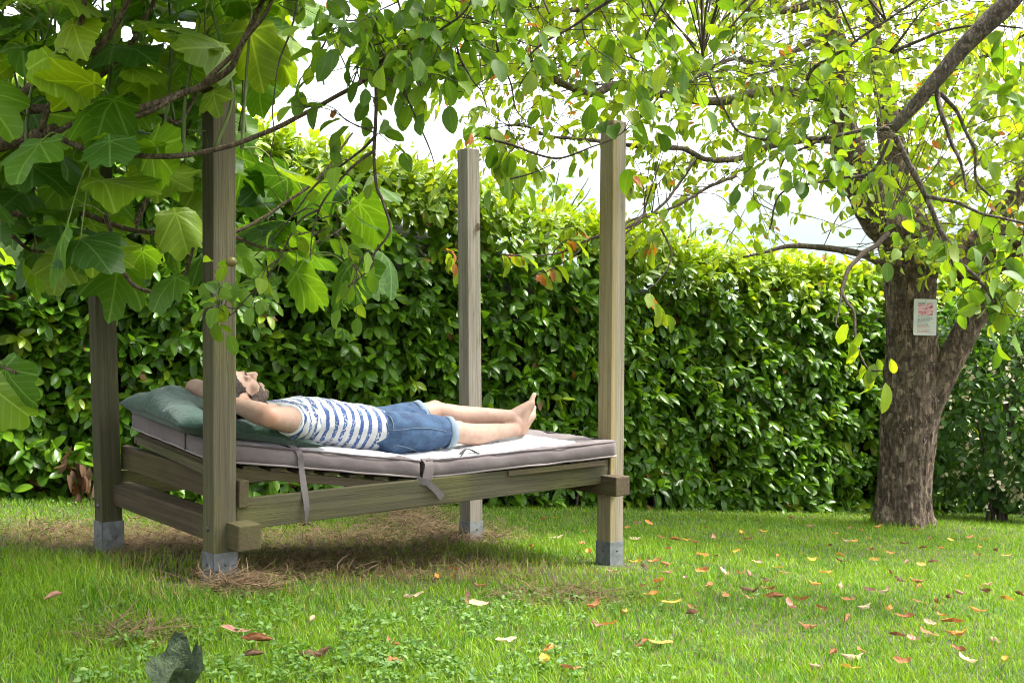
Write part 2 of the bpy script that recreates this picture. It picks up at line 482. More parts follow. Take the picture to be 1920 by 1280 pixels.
# ================================================================== leaves
def leaf_template(width=0.42, fold=0.10, droop=0.22, peak=0.42, tip=1.0, twist=0.0, wave=0.0, cup=0.0):
    ys = np.array([0.0, 0.14, 0.34, 0.56, 0.78, 0.92, 1.0])
    V, uv = [], []
    for y in ys:
        t = y ** (math.log(0.5) / math.log(peak))
        ww = 0.5 * width * max(0.0, math.sin(math.pi * t)) ** 0.6
        for s in ((-1, 0, 1) if 0 < y < 1 else (0,)):
            x = s * ww
            z = fold * abs(x) * 2 - droop * y * y + wave * math.sin(9 * y + s) * abs(s) * ww + cup * abs(x)
            z += twist * x * y
            V.append((x, y - 0.12 * droop * y * y, z)); uv.append((0.5 + x, y))
    q, t3 = [], [(0, 2, 1), (0, 3, 2)]
    for r in range(4):
        a = 1 + 3 * r
        q += [(a, a + 1, a + 4, a + 3), (a + 1, a + 2, a + 5, a + 4)]
    a = 1 + 12; t3 += [(a, a + 1, a + 3), (a + 1, a + 2, a + 3)]
    return np.array(V), [np.array(q), np.array(t3)], np.array(uv)

def fig_template(lobes, seed, droop=0.3, fold=0.12):
    r = np.random.default_rng(seed)
    n = 64
    th = np.linspace(-math.pi, math.pi, n, endpoint=False)
    rad = np.full(n, 0.20)
    for c, L, wd in lobes:
        dl = (th - c + math.pi) % (2 * math.pi) - math.pi                     # rounded lobe: far side of an ellipse on the lobe's axis
        cc, aa, bb = .52 * L, .53 * L, wd * .70 * L
        A_ = np.cos(dl) ** 2 / aa ** 2 + np.sin(dl) ** 2 / bb ** 2; B_ = -2 * cc * np.cos(dl) / aa ** 2; C_ = cc * cc / aa ** 2 - 1
        rad = np.maximum(rad, (-B_ + np.sqrt(np.maximum(B_ * B_ - 4 * A_ * C_, 0))) / (2 * A_))
    rad = np.maximum(rad, np.where(np.abs(th) < 1.5, 0.40, 0.14))
    rad = (np.roll(rad, 1) + 2 * rad + np.roll(rad, -1)) / 4
    rad *= 1 + 0.05 * np.sin(th * 17 + seed) + 0.03 * r.normal(size=n)
    axes = np.array([c for c, _, _ in lobes])
    da = np.min(np.abs((th[:, None] - axes[None] + math.pi) % (2 * math.pi) - math.pi), axis=1)
    V = [(0, 0, 0)]; k1 = r.uniform(-0.15, 0.15); k2 = r.uniform(-.25, .25); k3 = r.uniform(-.35, .35)
    for q in (0.3, 0.62, 0.85, 1.0):
        for a, rr, dd in zip(th, rad, da):
            x, y = math.sin(a) * rr * q, math.cos(a) * rr * q
            z = fold * min(dd, 0.5) * rr * q - droop * (rr * q) ** 2 * 0.6 + k1 * x + (0.045 * math.sin(x * 7 + seed) + .04 * math.sin(y * 6 + 2 * seed)) * q + k2 * x * abs(x) + k3 * x * y
            V.append((x, y, z))
    V = np.array(V) * 0.62
    j = np.arange(n); k = (j + 1) % n
    t3 = np.stack([np.zeros(n, int), k + 1, j + 1], -1)
    qs = [np.stack([1 + i * n + j, 1 + i * n + k, 1 + (i + 1) * n + k, 1 + (i + 1) * n + j], -1) for i in range(3)]
    qs = np.vstack(qs)
    return V, [qs, t3], np.stack([0.5 + V[:, 0] * 0.7, 0.25 + V[:, 1] * 0.7], -1)

def place_leaves(parent, tm, material, pos, Rm, scl, rnd, tone, tid=None, singles=300, name='leaf', rest='foliage', prefer=None, label_rest=None):
    """the leaves that show largest become parts of their own, the others one foliage part"""
    pos = np.asarray(pos, float); Rm = np.asarray(Rm, float); scl = np.asarray(scl, float)
    n = len(pos); tone = np.broadcast_to(np.asarray(tone, float), (n,))
    if tid is None: tid = rng.integers(0, len(tm), n)
    px, py = proj(pos)
    size = scl * F / np.maximum(pos[:, 1], 0.5)
    vis = (px > 5) & (px < 1915) & (py > 5) & (py < 1275) & (pos[:, 1] > 1)
    score = np.where(vis, size, 0)
    if prefer is not None: score = score * prefer
    pick = np.zeros(n, bool)
    if singles:
        order = np.argsort(-score)[:singles]
        order = order[score[order] > 9]
        pick[order] = True
    cache = {}
    for i in np.nonzero(pick)[0]:
        key = (int(tid[i]), round(float(tone[i]) * 3) / 3)
        if key not in cache:
            V, fs, uv = tm[key[0]]
            cache[key] = mk_mesh(name, V, fs, {'tone': np.full(len(V), key[1]), 'rnd': np.zeros(len(V))}, uv, True, material)
        o = bpy.data.objects.new(name, cache[key]); COL.objects.link(o)
        o.parent = parent; o.matrix_parent_inverse = parent.matrix_basis.inverted()
        o.matrix_basis = Matrix([[*(Rm[i][r] * scl[i]), pos[i][r]] for r in range(3)] + [[0, 0, 0, 1]])
    g = Geo()
    for t, (V, fs, uv) in enumerate(tm):
        s = np.nonzero((tid == t) & ~pick)[0]
        if not len(s): continue
        W = np.einsum('mij,nj->mni', Rm[s], V) * scl[s][:, None, None] + pos[s][:, None]
        off = (np.arange(len(s)) * len(V))[:, None, None]
        g.add(W.reshape(-1, 3), [(off + f[None]).reshape(-1, f.shape[1]) for f in fs], np.tile(uv, (len(s), 1)),
              rnd=np.repeat(rnd[s], len(V)), tone=np.repeat(tone[s], len(V)))
    if g.n:
        o = g.build(rest, material, parent)
        o['kind'] = 'stuff'
        return o

T_LAUREL = [leaf_template(0.46, 0.16, 0.20, 0.54), leaf_template(0.42, 0.22, 0.34, 0.56), leaf_template(0.50, 0.12, 0.10, 0.55, twist=0.3), leaf_template(0.44, 0.2, 0.26, 0.52, twist=-0.3), leaf_template(0.52, 0.28, 0.15, 0.57), leaf_template(0.38, 0.1, 0.05, 0.5, wave=.15)]
T_ROUND = [leaf_template(0.60, 0.14, 0.18, 0.48), leaf_template(0.64, 0.2, 0.3, 0.5, twist=0.3), leaf_template(0.56, 0.08, 0.10, 0.5, wave=0.25), leaf_template(0.58, 0.2, 0.4, 0.47, twist=-0.35), leaf_template(0.66, 0.3, 0.05, 0.5, wave=.2)]
T_CHERRY = [leaf_template(0.50, 0.14, 0.25, 0.5), leaf_template(0.46, 0.25, 0.42, 0.5, twist=0.4), leaf_template(0.52, 0.1, 0.12, 0.48, wave=0.25), leaf_template(0.42, 0.3, 0.5, 0.5, twist=-0.4), leaf_template(0.55, 0.35, 0.1, 0.52, wave=.3)]
L5 = [(0, 1.0, 0.52), (0.80, 0.86, 0.50), (-0.80, 0.86, 0.50), (1.62, 0.46, 0.52), (-1.62, 0.46, 0.52)]
L3 = [(0, 1.0, 0.72), (0.95, 0.80, 0.68), (-0.95, 0.80, 0.68), (1.75, 0.44, 0.6), (-1.75, 0.44, 0.6)]
L5b = [(0, 1.08, 0.42), (0.70, 0.92, 0.42), (-0.70, 0.92, 0.42), (1.5, 0.48, 0.46), (-1.5, 0.48, 0.46)]
L1 = [(0, 1.0, 0.95), (1.0, 0.62, 0.7), (-1.0, 0.62, 0.7)]
T_FIG = [fig_template(L5, 1, 0.7, .06), fig_template(L3, 2, 0.5, .1), fig_template(L5b, 3, 0.9, 0.08), fig_template(L1, 4, 0.7, .06), fig_template(L5, 5, .3, 0.14), fig_template(L3, 6, 0.6, 0.03), fig_template(L5b, 7, .2, .08), fig_template(L1, 8, .1, .1)]

# ================================================================== laurel hedge
HDIR = nrm(np.array([1.0, 0.66, 0.0])); HN = np.array([HDIR[1], -HDIR[0], 0.0])
HP0 = np.array([-6.5, 9.55 - 0.66 * 6.5, 0.0])
HLEN = 16.2
def hedge_top(s):
    p = HP0[:2] + s[:, None] * HDIR[:2]
    pxs = 960 + p[:, 0] / np.maximum(p[:, 1], 3) * F
    return np.interp(pxs, [-400, 0, 480, 700, 800, 960, 1200, 1300, 1500, 1640, 2300], [3.0, 2.85, 2.5, 2.3, 2.28, 2.12, 1.86, 1.74, 1.62, 1.58, 1.4])
hedge = thing('hedge', (0, 9.55, float(gz(0, 9.55))), 'long clipped laurel hedge with glossy leaves behind the bed', 'hedge')
def hedge_sprigs(n, where):
    s = rng.uniform(0, HLEN, n); v = rng.uniform(0, 1, n)
    base = HP0[None] + s[:, None] * HDIR[None]
    zb = gz(base[:, 0], base[:, 1]); zt = hedge_top(s)
    z = zb + 0.02 + v * (zt - zb)
    bul = 0.10 * vnoise(np.stack([s, z, s * 0], -1), 1.3, 5) + 0.06 * vnoise(np.stack([s, z, s * 0], -1), 3.7, 6)
    if where == 'front':
        depth = rng.uniform(-0.02, 0.24, n)
        round_ = 0.22 * np.clip((v - 0.88) / 0.12, 0, 1) ** 2
        p = base - HN[None] * (depth - bul + round_)[:, None]; p[:, 2] = z
        ax = HN[None] + np.array([0, 0, 0.35]) + rng.normal(0, 0.42, (n, 3))
        tone = np.clip((v - 0.80) / 0.14, 0, 1) * rng.uniform(0.1, 1.0, n) + (rng.uniform(0, 1, n) < 0.05) * 0.6  # new growth, plus the lit bright zone painted along the top
    else:
        d = rng.uniform(0.05, 1.25, n)
        p = base - HN[None] * d[:, None]; p[:, 2] = zt + 0.10 * np.sin(np.clip(d / 1.2, 0, 1) * 3.1) + 0.7 * bul + rng.uniform(-0.10, 0.06, n)
        ax = np.array([0, 0, 1.0]) + HN[None] * 0.35 + rng.normal(0, 0.4, (n, 3))
        tone = rng.uniform(0.5, 1.0, n)
    return p, nrm(ax), np.clip(tone, 0, 1)
def sprigs_to_leaves(p, ax, tone, lo=6, hi=9, slen=0.15, L=(0.09, 0.15), up=0.75, sag=0.5):
    pos, dr, nm, sc, tn = [], [], [], [], []
    n = len(p)
    ref = nrm(np.cross(ax, np.array([0.3, 0.2, 0.93]))); ref2 = np.cross(ax, ref)
    a0 = rng.uniform(0, 6.28, n)
    for k in range(hi):
        use = (k < lo) | (rng.uniform(0, 1, n) < 0.6)
        t = k / (hi - 1.0)
        a = a0 + k * 2.4
        rad = np.cos(a)[:, None] * ref + np.sin(a)[:, None] * ref2
        d = nrm(rad * (0.95 - 0.5 * t) + ax * (0.3 + 0.8 * t) + rng.normal(0, 0.28, (n, 3)) + np.array([0, 0, -sag]))
        nn = ax * 0.8 + np.array([0, 0, up]) - rad * 0.3 + rng.normal(0, 0.28, (n, 3))
        q = p + ax * (slen * (t - 0.6))[..., None] if np.ndim(t) else p + ax * slen * (t - 0.6)
        pos.append(q[use]); dr.append(d[use]); nm.append(nn[use]); tn.append((tone * (0.5 + 0.5 * t))[use])
        sc.append((rng.uniform(L[0], L[1], n) * (1 - 0.25 * t))[use])
    pos = np.concatenate(pos); return pos, frames(np.concatenate(dr), np.concatenate(nm)), np.concatenate(sc), np.concatenate(tn)
A1 = hedge_sprigs(5900, 'front'); A2 = hedge_sprigs(1700, 'top')
lp = [sprigs_to_leaves(*A1, L=(0.12, 0.18)), sprigs_to_leaves(*A2, L=(0.10, 0.15), up=.4, sag=.1)]
pos, Rm, scl, ton = [np.concatenate([x[k] for x in lp]) for k in range(4)]
dfront = (pos[:, :2] - HP0[:2]) @ HN[:2]
ton = np.where(rng.uniform(0, 1, len(ton)) < .006, -.9, ton)
place_leaves(hedge, T_LAUREL, M['laurel'], pos, Rm, scl, rng.uniform(0, 1, len(pos)), ton, prefer=np.where(dfront > -0.04, 1.0, 0.2))
# added dark stem-coloured hull behind the leaves: hides sky, gives the gaps deep shade
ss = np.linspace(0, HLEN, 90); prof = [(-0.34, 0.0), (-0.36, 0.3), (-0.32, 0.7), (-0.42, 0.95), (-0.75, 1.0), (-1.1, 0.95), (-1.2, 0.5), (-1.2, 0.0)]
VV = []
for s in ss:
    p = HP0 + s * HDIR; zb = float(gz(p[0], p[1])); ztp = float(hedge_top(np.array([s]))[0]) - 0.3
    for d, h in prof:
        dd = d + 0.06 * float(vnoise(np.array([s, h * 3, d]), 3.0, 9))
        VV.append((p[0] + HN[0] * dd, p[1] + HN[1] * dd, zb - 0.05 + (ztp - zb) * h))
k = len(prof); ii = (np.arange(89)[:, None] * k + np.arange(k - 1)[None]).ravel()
M['core'] = plain('dark_filler', (0.028, 0.024, 0.014), 0.95, 25, 0.5, c2=(0.02, 0.035, 0.008))
g = Geo(); g.add(VV, [np.stack([ii, ii + k, ii + k + 1, ii + 1], -1)]); g.build('dark_filler_hull', M['core'], hedge)
g = Geo()
for s in np.arange(0.3, HLEN, 0.42):                       # stems that show near the ground
    p = HP0 + (s + rng.uniform(-.15, .15)) * HDIR - HN * rng.uniform(0.16, 0.3); zb = float(gz(p[0], p[1]))
    q = [p + np.array([0, 0, zb - 0.05 - p[2]])]
    for j in range(4): q.append(q[-1] + np.array([rng.normal(0, .04), rng.normal(0, .03), 0.32]))
    g.add(*tube(catmull(q, 3), np.linspace(0.016, 0.006, 13), 6))
g.build('stems', M['twig'], hedge)['kind'] = 'stuff'
# withered sprig low in the hedge beside the bed
c = P(148, 880, 7.55); n = 30
pp = np.array(c)[None] + rng.normal(0, 1, (n, 3)) * np.array([0.05, 0.05, 0.075]) + HN * 0.10
place_leaves(hedge, T_LAUREL, M['dead'], pp, frames(rng.normal(0, .4, (n, 3)) + np.array([0.1, 0, -1]), rng.normal(0, .6, (n, 3)) + HN), rng.uniform(.08, .14, n),
             rng.uniform(0, 1, n), 0.0, singles=0, rest='withered_leaves')

# ================================================================== loose shrubs beyond and beside the hedge
def cloud_shrub(name, centre, radii, n, L, material, label, cat, tm=T_ROUND, stems=7, tone=0.15, singles=300, droop=0.3, group=None):
    zb = float(gz(centre[0], centre[1]))
    th = thing(name, (centre[0], centre[1], zb), label, cat, group)
    c = np.array(centre); g = Geo(); nodes = []
    for k in range(stems):
        a = rng.uniform(0, 6.28); e = c + np.array([math.cos(a) * radii[0] * .7, math.sin(a) * radii[1] * .6, radii[2] * rng.uniform(0.2, .95)])
        q = catmull([[c[0] + rng.normal(0, .1), c[1] + rng.normal(0, .1), zb - .03], c * .6 + e * .4 - np.array([0, 0, .2 * radii[2]]), e], 6)
        g.add(*tube(q, np.linspace(.02, .004, len(q)), 6)); nodes += list(q[3:])
    d = nrm(rng.normal(0, 1, (n, 3))); r = rng.uniform(0.35, 1.0, n) ** 0.45
    p = c + d * r[:, None] * np.array(radii) * (1 + 0.18 * vnoise(d, 2.5, 4))[:, None]
    keep = p[:, 2] > gz(p[:, 0], p[:, 1]) + 0.03
    p, d = p[keep], d[keep]
    dr = d * 0.7 + rng.normal(0, .6, p.shape) + np.array([0, 0, -droop])
    nm = d * 0.5 + np.array([0, 0, .8]) + rng.normal(0, .4, p.shape)
    g.build('stems', M['twig'], th)['kind'] = 'stuff'
    place_leaves(th, tm, material, p, frames(dr, nm), rng.uniform(*L, len(p)), rng.uniform(0, 1, len(p)), tone * rng.uniform(0, 1, len(p)) ** 2, singles=singles)
    return th, p, d

c = P(1850, 760, 12.0)
sh, shp, shd = cloud_shrub('flowering_shrub', (c.x + 0.1, c.y, 0.18), (0.95, 0.75, 1.25), 3800, (0.075, 0.12), M['shrub'],
    'dark green shrub with small cream flowers right of the sign trunk', 'shrub')
M['petal'] = plain('cream_petal', (0.72, 0.66, 0.42), 0.6, 60, 0.2)
g = Geo()
fl = leaf_template(0.7, 0.1, -0.2, 0.6)
front = np.nonzero((shd[:, 1] < -0.1))[0]; rng.shuffle(front)
for i in front[:150]:
    for k in range(6):
        q = shp[i] + shd[i] * .10 + rng.normal(0, .03, 3)
        Rr = frames(rng.normal(0, 1, (1, 3)), rng.normal(0, 1, (1, 3)))[0]
        g.add(q + (fl[0] * 0.05) @ Rr.T, fl[1])
g.build('flowers', M['petal'], sh)['kind'] = 'stuff'
c = P(2090, 700, 12.6)
cloud_shrub('leafy_shrub', (c.x, c.y, 0.3), (1.2, .9, 1.5), 2200, (.06, .10), M['shrub'], 'dark leafy shrub at the far right end of the lawn', 'shrub', singles=0)
c = P(1010, 400, 12.6)
cloud_shrub('wild_shrub', (c.x, c.y, 1.7), (0.85, 0.7, 1.15), 900, (.07, .11), M['apple'], 'loose wild shrub rising above the hedge between the two right posts', 'shrub', singles=60, tone=.3)
c = P(1290, 440, 13.4)
cloud_shrub('wild_shrub', (c.x, c.y, 1.3), (1.2, 0.7, 1.2), 900, (.07, .11), M['apple'], 'loose wild shrub above the hedge right of the stained post', 'shrub', singles=60, tone=.3)
c = P(790, 300, 11.2)
cloud_shrub('wild_shrub', (c.x, c.y, 1.9), (0.7, 0.5, .95), 420, (.06, .09), M['apple'], 'thin wild shoots above the hedge left of the middle post', 'shrub', singles=40, tone=.3)

# ================================================================== the bed frame
U = np.array([0.759, 0.651, 0.0]); N_ = np.array([0.651, -0.759, 0.0]); Zv = np.array([0, 0, 1.0])
PA = np.array([-1.114, 4.2, 0.0]); LB, WB, S = 2.12, 1.124, 0.094
def bedp(u, n, z): return PA + U * u + N_ * n + Zv * z

def box_mesh(name, sx, sy, sz, material, bev=0.004):
    bm = bmesh.new()
    bmesh.ops.create_cube(bm, size=1.0)
    bmesh.ops.scale(bm, vec=(sx, sy, sz), verts=bm.verts)
    if bev: bmesh.ops.bevel(bm, geom=bm.edges[:], offset=bev, segments=2, affect='EDGES', profile=0.6)
    me = bpy.data.meshes.new(name); bm.to_mesh(me); bm.free()
    me.materials.append(material)
    return me

def beam(name, p0, p1, wid, hgt, material, parent, side=None, bev=0.004):
    """timber with its grain (local X) from p0 to p1; local Y = side"""
    p0 = np.asarray(p0, float); p1 = np.asarray(p1, float)
    x = nrm(p1 - p0)
    side = np.array([0, 0, 1.0]) if side is None else np.asarray(side, float)
    z = nrm(np.cross(x, side)); y = np.cross(z, x)
    o = bpy.data.objects.new(name, box_mesh(name, float(np.linalg.norm(p1 - p0)), wid, hgt, material, bev))
    COL.objects.link(o)
    if parent is not None:
        o.parent = parent; o.matrix_parent_inverse = parent.matrix_basis.inverted()
    c = (p0 + p1) / 2
    o.matrix_basis = Matrix([[x[i], y[i], z[i], c[i]] for i in range(3)] + [[0, 0, 0, 1]])
    return o

bed = thing('daybed', (float(bedp(1, -.55, 0)[0]), float(bedp(1, -.55, 0)[1]), -0.1), 'weathered timber daybed frame with four tall square posts on the lawn', 'bed')
def disc(name, c, nrm_, r, depth, material, parent):
    g = Geo(); c = np.array(c); g.add(*tube(np.array([c - nrm_ * 0.004, c + nrm_ * depth * .6, c + nrm_ * depth]), [r, r, r * .7], 12)); return g.build(name, material, parent)
PLAN = {'A': (0, 0), 'B': (0, -WB), 'C': (LB, 0), 'D': (LB, -WB)}
LEAN = {'A': (-.004, 0), 'B': (-.07, .02), 'C': (.018, 0), 'D': (-.018, 0)}
POSTW = {'A': 'wood', 'B': 'wood_green', 'C': 'wood_stain', 'D': 'wood_grey'}
PLAB = {'A': None, 'B': 'dark leaning post', 'C': 'post with a yellow stain', 'D': 'grey post with a knot'}
for kx in 'ABCD':
    b0 = bedp(*PLAN[kx], 0); zg = float(gz(b0[0], b0[1]))
    z0 = zg + 0.02; z1 = 2.023
    if kx == 'B': b0 = b0 + np.array([0.0, 0, 0])
    bot = np.array([b0[0], b0[1], z0]); top = np.array([b0[0] + LEAN[kx][0], b0[1] + LEAN[kx][1], z1])
    rot = 0.0
    po = beam('post', bot, top, S, S, M[POSTW[kx]], bed, side=U, bev=0.005)
    if PLAB[kx]: po['label'] = PLAB[kx]
    # galvanised shoe: four thin plates round the foot
    ax = nrm(top - bot)
    hs_ = 0.10 if kx != 'B' else 0.12
    g = Geo()
    for dx, dy in ((1, 0), (-1, 0), (0, 1), (0, -1)):
        nn = U * dx + N_ * dy; tt = N_ * dx - U * dy
        c = bot - ax * 0.06; hw = S / 2 + 0.0035
        q0 = c + nn * hw - tt * hw; q1 = c + nn * hw + tt * hw; up_ = ax * (0.06 + hs_)
        o_ = nn * 0.003
        g.add([q0, q1, q1 + up_, q0 + up_, q0 - o_, q1 - o_, q1 + up_ - o_, q0 + up_ - o_],
              [[(0, 1, 2, 3), (5, 4, 7, 6), (3, 2, 6, 7), (0, 4, 5, 1), (1, 5, 6, 2), (0, 3, 7, 4)]])
    shoe = g.build('metal_shoe', M['zinc'], po, smooth=False)
    disc('screw', bot + N_ * (S / 2 + .0035) + ax * .055, N_, .006, .004, M['bolt'], shoe)
    disc('screw', bot - U * (S / 2 + .0035) + ax * .055, -U, .006, .004, M['bolt'], shoe)
    if kx in 'AB':
        disc('bolt', bot - U * (S / 2) + ax * .19 - N_ * .0, -U, .011, .006, M['bolt'], po)
    if kx == 'D':
        g = Geo(); c = np.array(P(893, 424, 6.36)); c = bedp(LB, -WB, c[2]) + N_ * (S / 2 + .0005) + U * .012
        a = np.linspace(0, 6.283, 14, endpoint=False)
        g.add(np.vstack([[c + N_ * .003], c + np.cos(a)[:, None] * U * .016 + np.sin(a)[:, None] * Zv * .024]), [[(0, i + 1, (i + 1) % 14 + 1) for i in range(14)]])
        g.build('knot', M['knot'], po)
    if kx == 'C':
        g = Geo(); c = bedp(LB, 0, .966 - (697 - 620) / F * 5.5) + N_ * (S / 2 + .0005) + U * .034
        a = np.linspace(0, 6.283, 14, endpoint=False)
        g.add(np.vstack([[c + N_ * .002], c + np.cos(a)[:, None] * U * .009 + np.sin(a)[:, None] * Zv * .022]), [[(0, i + 1, (i + 1) % 14 + 1) for i in range(14)]])
        g.build('knot', M['knot'], po)

# cross beams whose square ends stand out in front of the posts
beam('cross_beam', bedp(.053, .143, .191), bedp(.053, -WB - .10, .222), .098, .098, M['wood_brown'], bed, side=U, bev=.007)
beam('cross_beam', bedp(LB - .053, .143, .199), bedp(LB - .053, -WB - .10, .199), .098, .096, M['wood_brown'], bed, side=U, bev=.007)
# long side rails
beam('side_rail', bedp(S / 2 + .003, .018, .262), bedp(LB - S / 2 - .003, .018, .264), .042, .118, M['wood_green'], bed, side=N_)
beam('side_rail', bedp(S / 2 + .003, -WB - .018, .262), bedp(LB - S / 2 - .003, -WB - .018, .264), .042, .118, M['wood_green'], bed, side=N_)
# upper board at the head end
beam('head_board', bedp(.072, .058, .343), bedp(.072, -WB + .0, .386), .040, .104, M['wood_brown'], bed, side=U)

# ------------------------------------------------------------------ mattress coordinates: t along, q across (0 = front edge)
TU = nrm(np.array([0.807, 0.591, 0.0])); TN = np.array([TU[1], -TU[0], 0.0])
M0 = bedp(-.01, -.058, 0)
MW, ML, HINGE, MT = 0.99, 2.085, 0.955, 0.082
def ztop(t, q):
    t = np.asarray(t, float); q = np.asarray(q, float)
    head = 0.545 - (0.545 - 0.402) * t / HINGE
    foot = 0.402 + (t - HINGE) * 0.016
    k = 1 / (1 + np.exp((t - HINGE) * 60))
    return head * k + foot * (1 - k) + q * (0.045 * np.clip(1 - t / HINGE, 0, 1) + 0.012)
def mp(t, q, dz=0.0):
    t = np.asarray(t, float); q = np.asarray(q, float)
    z = ztop(t, q) + dz
    return M0 + t[..., None] * TU - q[..., None] * TN + z[..., None] * Zv
# slatted base
def sl(t, q, dz): return mp(np.array(t), np.array(q), dz)
for t in list(np.arange(.06, .93, .118)) + list(np.arange(1.02, 2.03, .118)):
    a = np.array([sl(t, .03, -MT - .012), sl(t, MW - .04, -MT - .012)])
    beam('slat', a[0], a[1], .07, .015, M['wood_brown'], bed, side=TU, bev=.002)
for q in (.05, MW - .08):
    beam('slat_frame', sl(.0, q, -MT - .041), sl(.90, q, -MT - .041), .03, .036, M['wood_brown'], bed, side=TN, bev=.003)
beam('slat_frame', sl(1.42, .012, -MT - .020), sl(2.01, .012, -MT - .020), .018, .024, M['wood_brown'], bed, side=TN, bev=.002)
beam('slat_frame', sl(.012, .03, -MT - .040), sl(.012, MW - .05, -MT - .040), .024, .036, M['wood'], bed, side=TU, bev=.003)

# ------------------------------------------------------------------ mattress
def fabric(name, c, c2, weave=900, bump=.25, rough=.85, stain=None, sheen=.2, fade=4.0):
    m, nt, ns, ls, bs = mat(name); b = NB(nt)
    co = b.coords('Object')
    f = b.noise(co, fade, 4, .6)
    col = b.mix(b.smooth(f, .3, .7), c, c2)
    if stain:
        s_ = b.noise(co, 11, 4, .65)
        col = b.mix(b.math('MULTIPLY', b.smooth(s_, .55, .75), .5), col, stain)
    ls.new(col, bs.inputs['Base Color'])
    wv = b.noise(co, weave, 1, .5); wr = b.noise(co, 26, 3, .6)
    ls.new(b.bump(b.math('ADD', b.math('MULTIPLY', wv, .15), wr), bump, .012), bs.inputs['Normal'])
    bs.inputs['Roughness'].default_value = rough; bs.inputs['Sheen Weight'].default_value = sheen
    bs.inputs['Specular IOR Level'].default_value = .2
    return m
M['mauve'] = fabric('mauve_canvas', (0.148, 0.120, 0.120), (0.190, 0.157, 0.156), stain=(0.13, 0.10, 0.09), bump=.3)
M['mauve_dark'] = fabric('mauve_webbing', (0.10, 0.088, 0.086), (0.14, 0.122, 0.118), bump=.3)
M['pipe'] = fabric('pale_piping', (0.25, 0.21, 0.20), (0.32, 0.27, 0.26), bump=.1)
M['pipe_dark'] = fabric('dark_piping', (0.085, 0.065, 0.07), (0.12, 0.095, 0.10), bump=.1)
mattress = thing('mattress', tuple(mp(np.array(1.), np.array(.5), -MT)), 'faded mauve outdoor mattress in two padded sections on the timber bed', 'mattress')
def cushion(t0, t1):
    nt_, nq = 46, 30
    e = np.linspace(0, 1, nt_)
    r = .028
    # closed ring section: (q, z) round the cushion, corners rounded
    a = []
    def corner(cq, cz, a0):
        for k in range(6):
            th = a0 + k / 5 * math.pi / 2; a.append((cq + r * math.cos(th), cz + r * math.sin(th)))
    corner(MW - r, -r, 0.0)
    for k in range(1, 18): a.append((MW - r - (MW - 2 * r) * k / 18, 0.0))
    corner(r, -r, math.pi / 2); corner(r, -MT + r, math.pi)
    for k in range(1, 18): a.append((r + (MW - 2 * r) * k / 18, -MT))
    corner(MW - r, -MT + r, 1.5 * math.pi)
    a = np.array(a); m = len(a)
    V = []
    ts = np.concatenate([[0, .004, .012, .028], np.linspace(.05, (t1 - t0) - .05, nt_), (t1 - t0) - np.array([.028, .012, .004, 0])])
    for s in ts:
        d = min(s, t1 - t0 - s); ins = r - math.sqrt(max(0, r * r - (r - min(d, r)) ** 2))
        q = np.clip(a[:, 0], ins, MW - ins); zz = np.clip(a[:, 1], -MT + ins, -ins)
        t = np.full(m, t0 + s)
        p = mp(t, q, 0.0) + zz[:, None] * Zv
        pl = np.stack([t, q, zz], -1)
        w1 = .011 * vnoise(pl * np.array([1.3, 2.0, 1]), 5.0, 2) + .007 * vnoise(pl, 14, 3)
        outw = np.where(a[:, 0] < r * 1.1, 1.0, 0.0) * np.clip(1 - np.abs(zz + MT / 2) / (MT / 2), 0, 1)
        p = p + TN * (outw * (.010 + w1))[:, None] + Zv * (np.where(zz > -r, w1, 0))[:, None]
        V.append(p)
    n = len(ts); V = np.concatenate(V)
    i = np.arange(n - 1)[:, None] * m; j = np.arange(m)[None]; k = (j + 1) % m
    qd = np.stack([i + j, i + m + j, i + m + k, i + k], -1).reshape(-1, 4)
    g = Geo(); g.add(V, [qd, [list(range(m))], [list(range((n - 1) * m, n * m))[::-1]]])
    o = g.build('cushion_section', M['mauve'], mattress)
    for dz, mt_, rr in ((-.006, 'pipe_dark', .0042), (-MT + .006, 'pipe', .005)):
        ring = []
        ins = .006
        for s in np.linspace(t0 + ins, t1 - ins, 40): ring.append((s, ins - .004))
        for s in np.linspace(ins, MW - ins, 20)[1:]: ring.append((t1 - ins + .002, s))
        for s in np.linspace(t1 - ins, t0 + ins, 40)[1:]: ring.append((s, MW - ins))
        for s in np.linspace(MW - ins, ins, 20)[1:]: ring.append((t0 + ins - .002, s))
        ring = np.array(ring)
        pts = mp(ring[:, 0], ring[:, 1], dz) + Zv * (.0025 * vnoise(np.stack([ring[:, 0], ring[:, 1], ring[:, 0] * 0], -1), 9, 4))[:, None]
        g = Geo(); g.add(*tube(pts, rr, 6)); g.build('piping', M[mt_], o)
    return o
cushion(0, HINGE - .006); cushion(HINGE + .010, ML)
g = Geo()                                   # corner seam on the head end
g.add(*tube(np.array([mp(np.array(-.003), np.array(.27), d) for d in np.linspace(-.01, -MT + .008, 6)]), .004, 6)); g.build('seam', M['pipe_dark'], mattress)

